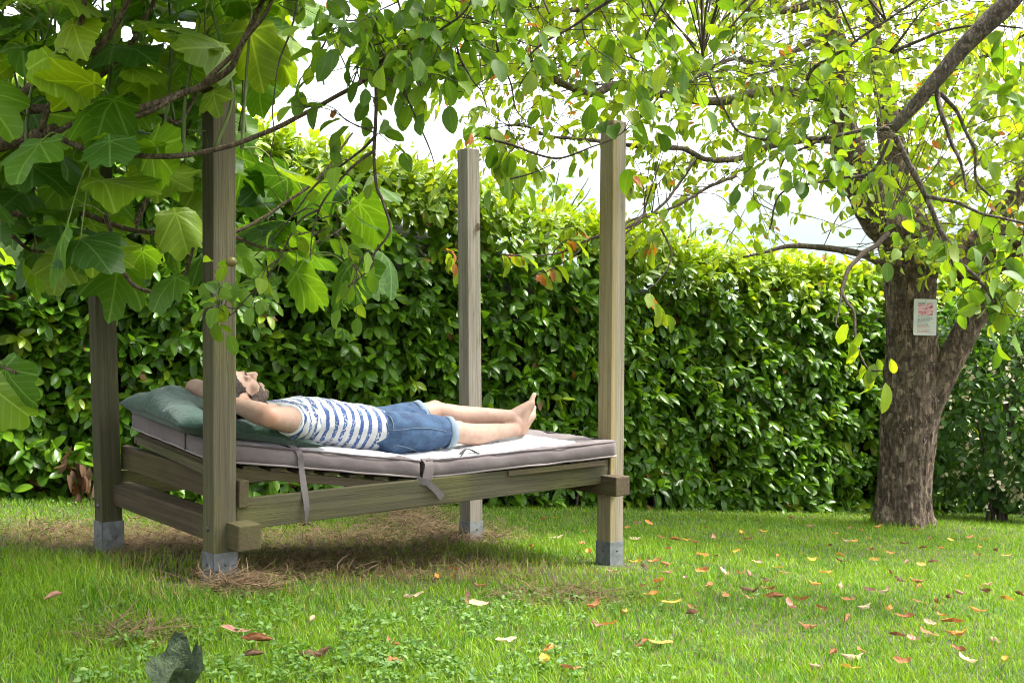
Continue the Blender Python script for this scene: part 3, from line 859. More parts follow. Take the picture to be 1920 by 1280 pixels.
def ribbon(name, pts, wid, wdir, material, parent, thick=.003):
    pts = catmull(pts, 6); n = len(pts)
    wdir = np.broadcast_to(np.asarray(wdir, float), (n, 3)) if np.ndim(wdir) < 2 else wdir
    T = nrm(np.gradient(pts, axis=0)); W = nrm(wdir - T * np.sum(wdir * T, 1)[:, None]); H = np.cross(T, W)
    wid = np.interp(np.linspace(0, 1, n), np.linspace(0, 1, len(wid)), wid)[:, None] if np.ndim(wid) else np.full((n, 1), wid)
    V = np.stack([pts - W * wid / 2 - H * thick / 2, pts + W * wid / 2 - H * thick / 2, pts + W * wid / 2 + H * thick / 2, pts - W * wid / 2 + H * thick / 2], 1).reshape(-1, 3)
    i = np.arange(n - 1)[:, None] * 4; j = np.arange(4)[None]; k = (j + 1) % 4
    g = Geo(); g.add(V, [np.stack([i + j, i + k, i + 4 + k, i + 4 + j], -1).reshape(-1, 4), [(3, 2, 1, 0)], [tuple((n - 1) * 4 + x for x in range(4))]])
    return g.build(name, material, parent, smooth=False)
tS = .355
e0 = mp(np.array(tS), np.array(.05), .006)
ribbon('tie_strap', [mp(np.array(tS - .02), np.array(.09), .012), e0, mp(np.array(tS + .010), np.array(-.013), -.015), mp(np.array(tS + .012), np.array(-.026), -.07),
                     mp(np.array(tS + .006), np.array(-.065), -.15), mp(np.array(tS + .006), np.array(-.088), -.22), mp(np.array(tS + .004), np.array(-.090), -.29)],
       [.016, .022, .024, .022, .026, .022, .004], TU + .2 * TN, M['mauve_dark'], mattress)
h0 = HINGE + .005
ribbon('tie_strap', [mp(np.array(h0 + .02), np.array(.02), .004), mp(np.array(h0 + .02), np.array(-.014), -.02), mp(np.array(h0 + .005), np.array(-.022), -.07),
                     mp(np.array(h0 - .008), np.array(-.020), -.105)], [.05, .045, .05, .04], TU, M['mauve'], mattress, .006)
ribbon('tie_strap', [mp(np.array(h0 - .05), np.array(-.02), -.085), mp(np.array(h0 - .02), np.array(-.028), -.09), mp(np.array(h0 + .015), np.array(-.03), -.092)], [.03, .03, .026], Zv, M['mauve_dark'], mattress, .006)
ribbon('tie_strap', [mp(np.array(h0 - .005), np.array(-.026), -.09), mp(np.array(h0 + .035), np.array(-.034), -.125), mp(np.array(h0 + .072), np.array(-.036), -.165)], [.028, .028, .032], TU + Zv, M['mauve_dark'], mattress, .005)
ribbon('tie_flap', [mp(np.array(h0 + .20), np.array(.02), .002), mp(np.array(h0 + .235), np.array(.012), .03), mp(np.array(h0 + .30), np.array(.02), .004)], [.03, .012, .03], TN, M['mauve_dark'], mattress, .004)

# ------------------------------------------------------------------ towel
M['towel'] = fabric('white_towelling', (0.60, 0.60, 0.61), (0.66, 0.66, 0.67), weave=500, bump=.35, rough=.95, sheen=.4)
tt = np.linspace(.40, 1.86, 120); qq = np.linspace(.0, 1, 56)
TT, QQ = np.meshgrid(tt, qq)
front = .018 + .02 * np.sin(TT * 9) * .5 + .05 * np.clip((TT - 1.5) / .4, 0, 1) + .05 * np.clip((.55 - TT) / .15, 0, 1)
Q = front + QQ * (.80 - front)
pw = np.stack([TT, Q, Q * 0], -1)
hz = .007 + .008 * np.abs(vnoise(pw * np.array([1, .6, 1]), 7, 11)) + .006 * vnoise(pw, 17, 12) * .5 + .003 * vnoise(pw, 60, 13)
hz = np.maximum(hz, .004)
dip = np.exp(-((TT - HINGE) / .03) ** 2) * np.clip(1 - QQ * 4, 0, 1) * .022
VT = mp(TT, Q, hz - dip * .0)
VB = mp(TT, Q, -.004 * np.ones_like(hz))
nT, nQ = 120, 56
ii = (np.arange(nQ - 1)[:, None] * nT + np.arange(nT - 1)[None]).ravel()
bord = np.concatenate([np.arange(nT), np.arange(1, nQ) * nT + nT - 1, (nQ - 1) * nT + np.arange(nT - 2, -1, -1), np.arange(nQ - 2, 0, -1) * nT])
nb = np.roll(bord, -1); o2 = nT * nQ
g = Geo(); g.add(np.vstack([VT.reshape(-1, 3), VB.reshape(-1, 3)]), [np.stack([ii, ii + nT, ii + nT + 1, ii + 1], -1), np.stack([bord, nb, nb + o2, bord + o2], -1)])
tw = g.build('towel', M['towel']); tag(tw, 'white towel spread on the mattress under the lying man', 'towel')

# ------------------------------------------------------------------ pillow
M['green_cloth'] = fabric('green_crinkled_cotton', (0.040, 0.088, 0.072), (0.055, 0.115, 0.092), bump=.8, rough=.85, sheen=.3)
n1 = 64
a = np.linspace(-1, 1, n1); AX, AY = np.meshgrid(a, a)
corner = 1 - .10 * (1 - AX ** 2) * (np.abs(AY)) ** 3          # sides drawn in between the corners
PXl = AX * .31 * (1 - .09 * (1 - AY ** 2) * AX ** 4); PYl = AY * .415 * (1 - .07 * (1 - AX ** 2) * AY ** 4)
prof = np.clip(((1 - AX ** 4) * (1 - AY ** 4)), 0, 1) ** .55
def pillow_pt(sgn):
    t = .20 + PXl + .02 * PYl; q = .425 + PYl
    pz = np.stack([t, q, np.full_like(t, sgn)], -1)
    h = .085 * prof + .03 * np.clip(q - .4, 0, .6) * prof
    dent = .055 * np.exp(-(((t - .15) / .14) ** 2 + ((q - .22) / .15) ** 2)) + .05 * np.clip((t - .30) / .2, 0, 1)
    ridge = .030 * np.exp(-(((q - .62) - .5 * (t - .1)) / .06) ** 2) * prof
    wr = (.018 * np.abs(vnoise(pz * np.array([1, .35, 1]), 11, 21)) + .010 * vnoise(pz * np.array([1.2, .5, 1]), 26, 22)) * prof ** .3
    zc = .040 - .02 * np.clip((t - .2) / .3, 0, 1)
    hz = np.maximum(h - dent * prof ** .5 + ridge, .008 * prof) + wr if sgn > 0 else -np.minimum(.036, h * .6)
    tt_ = np.clip(t, -.25, 2)
    return mp(tt_, q, zc + hz)
V1 = pillow_pt(1).reshape(-1, 3); V2 = pillow_pt(-1).reshape(-1, 3)
ii = (np.arange(n1 - 1)[:, None] * n1 + np.arange(n1 - 1)[None]).ravel()
bord = np.concatenate([np.arange(n1), np.arange(1, n1) * n1 + n1 - 1, (n1 - 1) * n1 + np.arange(n1 - 2, -1, -1), np.arange(n1 - 2, 0, -1) * n1]); nb = np.roll(bord, -1)
g = Geo(); f = np.stack([ii, ii + n1, ii + n1 + 1, ii + 1], -1)
g.add(np.vstack([V1, V2]), [f, f[:, ::-1] + n1 * n1, np.stack([bord, nb, nb + n1 * n1, bord + n1 * n1], -1)])
pil = g.build('pillow', M['green_cloth']); tag(pil, 'large crumpled dark green pillow at the head of the bed', 'pillow')

# ================================================================== the man on the bed
def capsule(p0, p1, r0, r1, sides=16):
    p0 = np.asarray(p0, float); p1 = np.asarray(p1, float); d = nrm(p1 - p0)
    pts, rad = [], []
    for a in np.linspace(-math.pi / 2 + .12, 0, 6): pts.append(p0 + d * r0 * math.sin(a)); rad.append(r0 * math.cos(a))
    for a in np.linspace(0, math.pi / 2 - .12, 6): pts.append(p1 + d * r1 * math.sin(a)); rad.append(r1 * math.cos(a))
    return tube(np.array(pts), np.array(rad), sides)
def chain(g, pts, rad):
    for i in range(len(pts) - 1): g.add(*capsule(pts[i], pts[i + 1], rad[i], rad[i + 1]))
def ellipsoid(c, axes, radii, nu=20, nv=14):
    c = np.asarray(c, float); A = np.asarray(axes, float)
    V, F4, F3 = [], [], []
    for i in range(1, nv):
        th = math.pi * i / nv
        for j in range(nu):
            ph = 2 * math.pi * j / nu
            V.append(c + A[0] * radii[0] * math.cos(th) + A[1] * radii[1] * math.sin(th) * math.cos(ph) + A[2] * radii[2] * math.sin(th) * math.sin(ph))
    for i in range(nv - 2):
        for j in range(nu): F4.append((i * nu + j, i * nu + (j + 1) % nu, (i + 1) * nu + (j + 1) % nu, (i + 1) * nu + j))
    m = len(V); V += [c + A[0] * radii[0], c - A[0] * radii[0]]
    for j in range(nu): F3 += [(j, m, (j + 1) % nu), ((nv - 2) * nu + j, (nv - 2) * nu + (j + 1) % nu, m + 1)]
    return np.array(V), [np.array(F4), np.array(F3)]
def oval_loft(pts, ra, rb, axa, axb, sides=28):
    pts = np.asarray(pts, float); n = len(pts); a = np.linspace(0, 2 * math.pi, sides, endpoint=False)
    V = [pts[i] + np.cos(a)[:, None] * axa * ra[i] + np.sin(a)[:, None] * axb * rb[i] for i in range(n)]
    V = np.concatenate(V + [pts[:1], pts[-1:]])
    i = np.arange(n - 1)[:, None] * sides; j = np.arange(sides)[None]; k = (j + 1) % sides; m = n * sides
    jj = np.arange(sides); kk = (jj + 1) % sides; e = (n - 1) * sides
    return V, [np.stack([i + j, i + k, i + sides + k, i + sides + j], -1).reshape(-1, 4),
               np.vstack([np.stack([kk, jj, np.full(sides, m)], -1), np.stack([e + jj, e + kk, np.full(sides, m + 1)], -1)])]
def fuse(g, name, voxel, smooth, material):
    """one continuous surface from overlapping volumes"""
    o = bpy.data.objects.new(name, g.mesh(name, None)); COL.objects.link(o)
    md = o.modifiers.new('r', 'REMESH'); md.mode = 'VOXEL'; md.voxel_size = voxel; md.use_smooth_shade = True
    md = o.modifiers.new('s', 'SMOOTH'); md.factor = .5; md.iterations = smooth
    dg = bpy.context.evaluated_depsgraph_get(); dg.update()
    me = bpy.data.meshes.new_from_object(o.evaluated_get(dg))
    old = o.data; bpy.data.objects.remove(o); bpy.data.meshes.remove(old)
    me.name = name; me.materials.clear(); me.materials.append(material)
    for p in me.polygons: p.use_smooth = True
    return me
def co_of(me):
    a = np.empty(len(me.vertices) * 3, np.float32); me.vertices.foreach_get('co', a); return a.reshape(-1, 3).astype(float)
def no_of(me):
    a = np.empty(len(me.vertices) * 3, np.float32); me.vertices.foreach_get('normal', a); return a.reshape(-1, 3).astype(float)
def set_co(me, V): me.vertices.foreach_set('co', np.asarray(V, np.float32).ravel()); me.update()
def set_attr(me, name, a):
    at = me.attributes.new(name, 'FLOAT', 'POINT'); at.data.foreach_set('value', np.asarray(a, np.float32))
def patch(me, keep, off, name, material, fade=.3):
    """a thin layer lifted off part of a surface (hair, beard)"""
    V = co_of(me); Nn = no_of(me)
    fs = [tuple(p.vertices) for p in me.polygons if all(keep[v] for v in p.vertices)]
    used = sorted({v for f in fs for v in f}); mp_ = {v: i for i, v in enumerate(used)}
    cnt = {}
    for f in fs:
        for a_, b_ in zip(f, f[1:] + f[:1]): cnt[frozenset((a_, b_))] = cnt.get(frozenset((a_, b_)), 0) + 1
    edge = {v for e, c_ in cnt.items() if c_ == 1 for v in e}
    W = np.array([V[v] + Nn[v] * (off * (.15 if v in edge else 1.0) * (1 + fade * float(vnoise(V[v], 160, 5)))) for v in used])
    nm = mk_mesh(name, W, [np.array([[mp_[v] for v in f] for f in fs if len(f) == 4])], mat=material)
    return nm

m_, nt_, ns_, ls_, bs_ = mat('skin'); b_ = NB(nt_)
nz_ = b_.noise(b_.coords('Object'), 22, 5, .65)
sk = b_.mix(b_.smooth(nz_, .3, .7), (0.42, 0.265, 0.20), (0.48, 0.32, 0.25))
sk = b_.mix(b_.attr('red'), sk, (0.46, 0.20, 0.115))
ls_.new(sk, bs_.inputs['Base Color']); bs_.inputs['Roughness'].default_value = .5
bs_.inputs['Specular IOR Level'].default_value = .35
bs_.inputs['Subsurface Weight'].default_value = .12; bs_.inputs['Subsurface Radius'].default_value = (.012, .005, .003); bs_.inputs['Subsurface Scale'].default_value = .6
ls_.new(b_.bump(b_.noise(b_.coords('Object'), 120, 3), .12, .003), bs_.inputs['Normal'])
M['skin'] = m_
PU = nrm(np.array([0.769, 0.640, 0.0])); PN = np.array([PU[1], -PU[0], 0.0])
Hc = np.array([-1.137, 4.545, .703]); Sc = np.array([-.975, 4.686, .590]); Pc = np.array([-.592, 5.005, .512])
hc = nrm(-PU * .83 + Zv * .55); hf = nrm(PU * .55 + Zv * .83); hr = PN
def H(c_, f_, r_): return Hc + hc * c_ + hf * f_ + hr * r_
def V3(*a): return np.array(P(*a))
shR, shL = Sc + PN * .172 + Zv * .0, Sc - PN * .172
elR = V3(507, 782, 4.26); wrR = np.array([-1.125, 4.47, .668]); haR = np.array([-1.19, 4.56, .635])
elL = V3(366, 728, 4.86); wrL = np.array([-1.21, 4.66, .680]); haL = np.array([-1.17, 4.58, .63])
hipR, hipL = Pc + PN * .09, Pc - PN * .09
knR, anR = V3(858, 811, 5.15), V3(962, 806, 5.47)
knL, anL = V3(815, 772, 5.31), V3(958, 781, 5.50)
S_ = np.array([-.07, 0, .07, .15, .26, .36, .44, .52, .60])
def spine(s): return Sc + (Pc - Sc) * (s / .505)
sp_pts = [spine(s) + Zv * (.004 if .05 < s < .3 else 0) for s in S_]
ra_ = np.array([.10, .160, .172, .163, .150, .145, .152, .160, .145]); rb_ = np.array([.050, .072, .088, .093, .090, .088, .092, .092, .075])
SPU = nrm(Pc - Sc); SPZ = nrm(np.cross(PN, SPU)); SPZ = SPZ if SPZ[2] > 0 else -SPZ
body = Geo()
body.add(*oval_loft(sp_pts, ra_, rb_, PN, SPZ))
chain(body, [Sc - PU * .03, H(-.075, -.03, 0)], [.062, .055])
body.add(*ellipsoid(H(.028, -.012, 0), (hc, hf, hr), (.093, .098, .077)))
body.add(*ellipsoid(H(-.040, .030, 0), (hc, hf, hr), (.082, .060, .060)))
body.add(*ellipsoid(H(-.104, .062, 0), (hc, hf, hr), (.022, .026, .026)))
for s in (-1, 1):
    chain(body, [H(-.052, -.018, s * .050), H(-.092, .045, s * .028)], [.023, .022])
    body.add(*ellipsoid(H(-.012, -.014, s * .080), (hc, hf, hr), (.030, .018, .010)))
    body.add(*ellipsoid(H(-.028, .055, s * .042), (hc, hf, hr), (.024, .024, .022)))
    body.add(*ellipsoid(H(.004, .076, s * .031), (hc, hf, hr), (.012, .014, .016)))
    chain(body, [H(.026, .088, s * .010), H(.022, .070, s * .052)], [.011, .010])
chain(body, [H(.014, .090, 0), H(-.026, .113, 0)], [.0095, .0135])
chain(body, [H(-.028, .096, -.013), H(-.028, .096, .013)], [.010, .010])
chain(body, [H(-.062, .090, -.018), H(-.062, .090, .018)], [.0085, .0085])
chain(body, [H(-.077, .087, -.015), H(-.077, .087, .015)], [.009, .009])
for sh, el, wr_, ha in ((shR, elR, wrR, haR), (shL, elL, wrL, haL)):
    mid = (sh + el) / 2
    chain(body, [Sc + (sh - Sc) * .5, sh, mid, el], [.070, .062, .054, .043])
    chain(body, [el, el + (wr_ - el) * .3, wr_], [.043, .046, .030])
    chain(body, [wr_, wr_ + (ha - wr_) * .6, ha], [.028, .030, .028])
    hd = nrm(ha - wr_); sd_ = nrm(np.cross(hd, Zv))
    for k, (L, o_) in enumerate(((.062, -.030), (.072, -.010), (.068, .010), (.052, .028))):
        b0 = ha + sd_ * o_; chain(body, [b0, b0 + hd * L * .55 + Zv * .006, b0 + hd * L - Zv * .004], [.010, .009, .008])
    chain(body, [wr_ + (ha - wr_) * .4 + sd_ * .02, ha + sd_ * .048 - hd * .01, ha + sd_ * .055 + hd * .02], [.013, .011, .009])
for hp_, kn, an in ((hipR, knR, anR), (hipL, knL, anL)):
    cf = kn + (an - kn) * .30 - Zv * .014
    chain(body, [hp_, hp_ + (kn - hp_) * .5, kn], [.088, .072, .052])
    chain(body, [kn, cf, kn + (an - kn) * .65 - Zv * .004, an], [.050, .054, .042, .034])
    body.add(*ellipsoid(kn + Zv * .020, (PU, PN, Zv), (.042, .040, .038)))
def foot(heel, ball, tip, an, across):
    chain(body, [an, heel], [.034, .032]); chain(body, [heel, heel + (ball - heel) * .55 + (an - heel) * .10, ball], [.032, .026, .022])
    chain(body, [an, an + (ball - an) * .6, ball], [.032, .027, .022])
    for k in range(5):
        o_ = across * (.012 + .019 * k); bb = ball + across * (.015 * k) ; d = (tip - ball) * (1 - .13 * k)
        r = (.0135, .0105, .010, .0095, .009)[k]
        chain(body, [bb, bb + d * .55 + nrm(an - ball) * .006, ball + o_ + d], [.018, r, r * .95])
    chain(body, [heel + (ball - heel) * .3, heel + (ball - heel) * .5 + across * .04, ball + across * .055], [.026, .024, .018])
foot(V3(975, 803, 5.51), V3(996, 757, 5.56), V3(1003, 738, 5.59), anL, nrm(-PN * .8 - Zv * .35 + PU * .3))
foot(V3(978, 806, 5.56), V3(998, 779, 5.64), V3(1004, 762, 5.67), anR, nrm(-PN * .9 - Zv * .3))
bme = fuse(body, 'body', .0052, 7, M['skin'])
Vb = co_of(bme)
red = np.zeros(len(Vb))
for c_, r_, a_ in ((elR + np.array([0.01, -.03, 0]), .032, .75), (elR, .06, .35), (elL, .05, .4), (knL + Zv * .03, .05, .3), (V3(975, 803, 5.51), .04, .4), (V3(996, 757, 5.56), .03, .25), (H(-.012, -.014, .08), .03, .6), (H(-.026, .113, 0), .02, .25), (H(-.07, .09, 0), .02, .5)):
    red = np.maximum(red, a_ * np.exp(-(np.linalg.norm(Vb - c_, axis=1) / r_) ** 2))
set_attr(bme, 'red', red)
man = thing('person', (float(Pc[0]), float(Pc[1]), .42), 'bearded man in striped shirt and denim shorts lying with hands behind his head', 'person')
bo = obj('body', bme, man)
# hair, beard and brows follow the head
hx_ = (Vb - Hc) @ hc; hy_ = (Vb - Hc) @ hf; hz_ = (Vb - Hc) @ hr
near_head = (np.linalg.norm(Vb - Hc, axis=1) < .17)
ear = np.linalg.norm((Vb - H(-.012, -.014, .08)) / .03, axis=1) < 1.0
inhead = near_head & (np.abs(hz_) < .092)
wob = .006 * vnoise(Vb, 70, 3)
hair = inhead & (((hx_ + wob > .060) & (hy_ < .055)) | ((hx_ + wob > .0) & (hy_ + wob < .030 + .02 * np.clip(hx_ / .06, 0, 1))) | ((hx_ > -.075) & (hy_ + wob < -.035) & (hx_ < .01)) | ((hx_ > -.045) & (hx_ <= .01) & (hy_ + wob > .004) & (hy_ < .022) & (np.abs(hz_) > .05))) & ~ear
beard = inhead & (hx_ + wob < -.036) & (hx_ > -.135) & ((hy_ + wob < .070 - .9 * np.clip(hx_ + .075, 0, 1)) | (hx_ + wob < -.088)) & (hy_ > -.004) | (inhead & (hx_ > -.056) & (hx_ < -.042) & (hy_ > .075) & (np.abs(hz_) < .032)) | (inhead & (hx_ < -.05) & (hx_ > -.09) & (np.abs(hz_) > .026) & (hy_ > .03))
brow = inhead & (hy_ > .068) & (hx_ > .018) & (hx_ < .033) & (np.abs(hz_) > .012) & (np.abs(hz_) < .052)
def hair_mat(name, c1, c2, skinmix):
    m, nt, ns, ls, bs = mat(name); b = NB(nt)
    f = b.noise(b.coords('Object'), 260, 3, .7)
    col = b.mix(b.smooth(f, .35, .65), c1, c2)
    if skinmix: col = b.mix(b.math('MULTIPLY', b.smooth(b.noise(b.coords('Object'), 190, 2, .6), .47, .62), skinmix), col, (0.46, 0.27, 0.19))
    ls.new(col, bs.inputs['Base Color']); bs.inputs['Roughness'].default_value = .6
    ls.new(b.bump(f, .8, .006), bs.inputs['Normal'])
    return m
M['hair'] = hair_mat('brown_hair', (0.022, 0.014, 0.010), (0.055, 0.036, 0.025), 0)
M['beard'] = hair_mat('stubble_beard', (0.04, 0.026, 0.019), (0.10, 0.068, 0.05), .2)
obj('hair', patch(bme, hair, .007, 'hair', M['hair']), man)
obj('beard', patch(bme, beard, .003, 'beard', M['beard']), man)
obj('eyebrows', patch(bme, brow, .002, 'eyebrows', M['hair']), man)

# shirt
g = Geo()
k_ = S_ < .43
pts = [spine(s) + Zv * (.004 if .05 < s < .3 else 0) for s in (-.055, -.02, .03, .08, .15, .25, .34, .42, .455)]
ra = np.interp((-.055, -.02, .03, .08, .15, .25, .34, .42, .455), S_, ra_) + .017; rb = np.interp((-.055, -.02, .03, .08, .15, .25, .34, .42, .455), S_, rb_) + .013
ra[0] -= .03; rb[0] -= .02
g.add(*oval_loft(pts, ra, rb, PN, SPZ))
for sh, el in ((shR, elR), (shL, elL)):
    chain(g, [Sc + (sh - Sc) * .4, sh, sh + (el - sh) * .30], [.078, .072, .066])
sme = fuse(g, 'shirt', .007, 6, None)
Vs = co_of(sme); Ns = no_of(sme)
wr1 = .006 * vnoise(Vs * np.array([1, 1, 1.6]), 11, 31) + .004 * (1 - np.abs(vnoise(Vs, 19, 32)) * 2)
diag = np.abs((Vs - (Sc + PN * .17)) @ nrm(PU * .6 - Zv * .8) )
side = np.clip(((Vs - Sc) @ PN) / .1, 0, 1)
wr1 += side * .007 * np.exp(-(np.minimum(diag, np.abs(diag - .05)) / .012) ** 2)
set_co(sme, Vs + Ns * wr1[:, None])
set_attr(sme, 'along', (Vs - Sc) @ SPU + .012 * ((Vs - Sc) @ PN) + .010 * vnoise(Vs, 9, 33))
dR = np.linalg.norm(np.cross(Vs - shR, nrm(elR - shR)), axis=1)
tR = (Vs - shR) @ nrm(elR - shR)
set_attr(sme, 'cuff', tR / np.linalg.norm(elR - shR))
m_, nt_, ns_, ls_, bs_ = mat('striped_jersey'); b_ = NB(nt_)
al = b_.math('FRACT', b_.math('DIVIDE', b_.math('ADD', b_.attr('along'), 1.0), .0455))
edge_n = b_.noise(b_.coords('Object'), 90, 3, .6)
st = b_.math('SUBTRACT', 1.0, b_.smooth(b_.math('ABSOLUTE', b_.math('SUBTRACT', b_.math('ADD', al, b_.math('MULTIPLY', b_.math('SUBTRACT', edge_n, .5), .22)), .5)), .19, .23))
pt = b_.noise(b_.coords('Object'), 85, 2, .7); pm = b_.smooth(b_.noise(b_.coords('Object'), 9, 2), .40, .52)
pr = b_.math('SUBTRACT', 1.0, b_.math('MULTIPLY', b_.smooth(pt, .52, .60), pm))
blue = b_.mix(b_.smooth(b_.noise(b_.coords('Object'), 40, 3), .3, .7), (0.018, 0.05, 0.20), (0.04, 0.10, 0.28))
cl = b_.mix(b_.math('MULTIPLY', st, pr), (0.52, 0.52, 0.535), blue)
ls_.new(cl, bs_.inputs['Base Color']); bs_.inputs['Roughness'].default_value = .85; bs_.inputs['Sheen Weight'].default_value = .2
ls_.new(b_.bump(b_.noise(b_.coords('Object'), 45, 3), .35, .008), bs_.inputs['Normal'])
sme.materials.clear(); sme.materials.append(m_)
shirt = obj('shirt', sme, man); shirt['label'] = 'white t-shirt with blue patterned stripes'
def ring(name, c, ax, r, rr, material, parent, sq=1.0, refv=None):
    ax = nrm(ax); x = nrm(np.cross(ax, refv if refv is not None else Zv)); y = np.cross(ax, x)
    a = np.linspace(0, 2 * math.pi, 40)
    pts = c + np.cos(a)[:, None] * x * r + np.sin(a)[:, None] * y * r * sq
    g = Geo(); g.add(*tube(pts, rr, 8, caps=False)); return g.build(name, material, parent)
M['cuffw'] = fabric('white_rib', (.62, .63, .66), (.74, .74, .75), bump=.2)
ring('sleeve_hem', shR + (elR - shR) * .42, elR - shR, .056, .008, M['cuffw'], shirt)

# shorts
g = Geo()
ss_ = (.385, .42, .47, .52, .57, .62)
g.add(*oval_loft([spine(s) for s in ss_], np.interp(ss_, S_, ra_) + .010, np.interp(ss_, S_, rb_) + .008, PN, SPZ))
hems = []
for hp_, kn, fr in ((hipR, knR, .84), (hipL, knL, .74)):
    e = hp_ + (kn - hp_) * fr
    chain(g, [hp_ + (kn - hp_) * -.05, hp_ + (kn - hp_) * .45, hp_ + (kn - hp_) * (fr - .05)], [.098, .086, .071])
    hems.append((e, kn - hp_))
dme = fuse(g, 'shorts', .007, 5, None)
Vs = co_of(dme); Ns = no_of(dme)
cr = .005 * vnoise(Vs, 13, 41) + .004 * (1 - 2 * np.abs(vnoise(Vs * np.array([1, 1, .7]), 22, 42)))
set_co(dme, Vs + Ns * cr[:, None])
m_, nt_, ns_, ls_, bs_ = mat('denim'); b_ = NB(nt_)
fd = b_.noise(b_.coords('Object', (1, 1, 1.4)), 13, 5, .65); wv = b_.noise(b_.coords('Object'), 420, 2, .6)
dn = b_.mix(b_.smooth(fd, .32, .72), (0.012, 0.034, 0.095), (0.055, 0.115, 0.225))
dn = b_.mix(b_.math('MULTIPLY', wv, .35), dn, (0.085, 0.145, 0.24))
ls_.new(dn, bs_.inputs['Base Color']); bs_.inputs['Roughness'].default_value = .85
ls_.new(b_.bump(b_.math('ADD', fd, b_.math('MULTIPLY', wv, .2)), .45, .006), bs_.inputs['Normal'])
dme.materials.clear(); dme.materials.append(m_); M['denim'] = m_
shorts = obj('shorts', dme, man)
M['denim_light'] = fabric('denim_reverse', (.17, .23, .31), (.24, .30, .37), bump=.3)
M['stitch'] = fabric('pale_stitching', (.13, .18, .26), (.18, .23, .31), bump=.1)
for e, d in hems:
    ax = nrm(d); x = nrm(np.cross(ax, Zv)); y = np.cross(ax, x); a = np.linspace(0, 2 * math.pi, 36, endpoint=False)
    rings = []
    for s, rr in ((-.022, .070), (-.020, .0755), (.014, .074), (.016, .068), (.012, .056)): rings.append(e + ax * s + (np.cos(a)[:, None] * x + np.sin(a)[:, None] * y) * (rr + .003 * np.sin(a * 3 + s * 50))[:, None])
    V = np.concatenate(rings); i = np.arange(4)[:, None] * 36; j = np.arange(36)[None]; k = (j + 1) % 36
    gg = Geo(); gg.add(V, [np.stack([i + j, i + k, i + 36 + k, i + 36 + j], -1).reshape(-1, 4)]); gg.build('turned_up_hem', M['denim_light'], shorts)
# seams, pocket edge and belt loops laid on the near side of the shorts
bpy.context.view_layer.update()
from mathutils.bvhtree import BVHTree
bvh = BVHTree.FromPolygons([Vector(v) for v in co_of(dme)], [tuple(p.vertices) for p in dme.polygons])
def on_shorts(px, py, lift=.002):
    o_ = Vector((0, 0, CZ)); d = (P(px, py, 5.0) - o_).normalized()
    h, n_, i_, dist = bvh.ray_cast(o_, d)
    return (np.array(h) + np.array(n_) * lift) if h else None
def stitched(name, pts, r, material):
    q = [on_shorts(*p) for p in catmull([(a_, b__, 0) for a_, b__ in pts], 5)[:, :2]]
    q = [x for x in q if x is not None]
    if len(q) > 2:
        g = Geo(); g.add(*tube(np.array(q), r, 6)); g.build(name, material, shorts)
stitched('side_seam', [(712, 800), (740, 806), (790, 802), (836, 808)], .0016, M['stitch'])
stitched('pocket_seam', [(738, 838), (742, 834), (762, 838), (782, 845), (780, 850)], .0018, M['stitch'])
stitched('front_pocket_edge', [(722, 776), (732, 782), (737, 795), (736, 806)], .0022, M['stitch'])
stitched('belt_loop', [(722, 792), (727, 800), (728, 808)], .005, M['denim'])

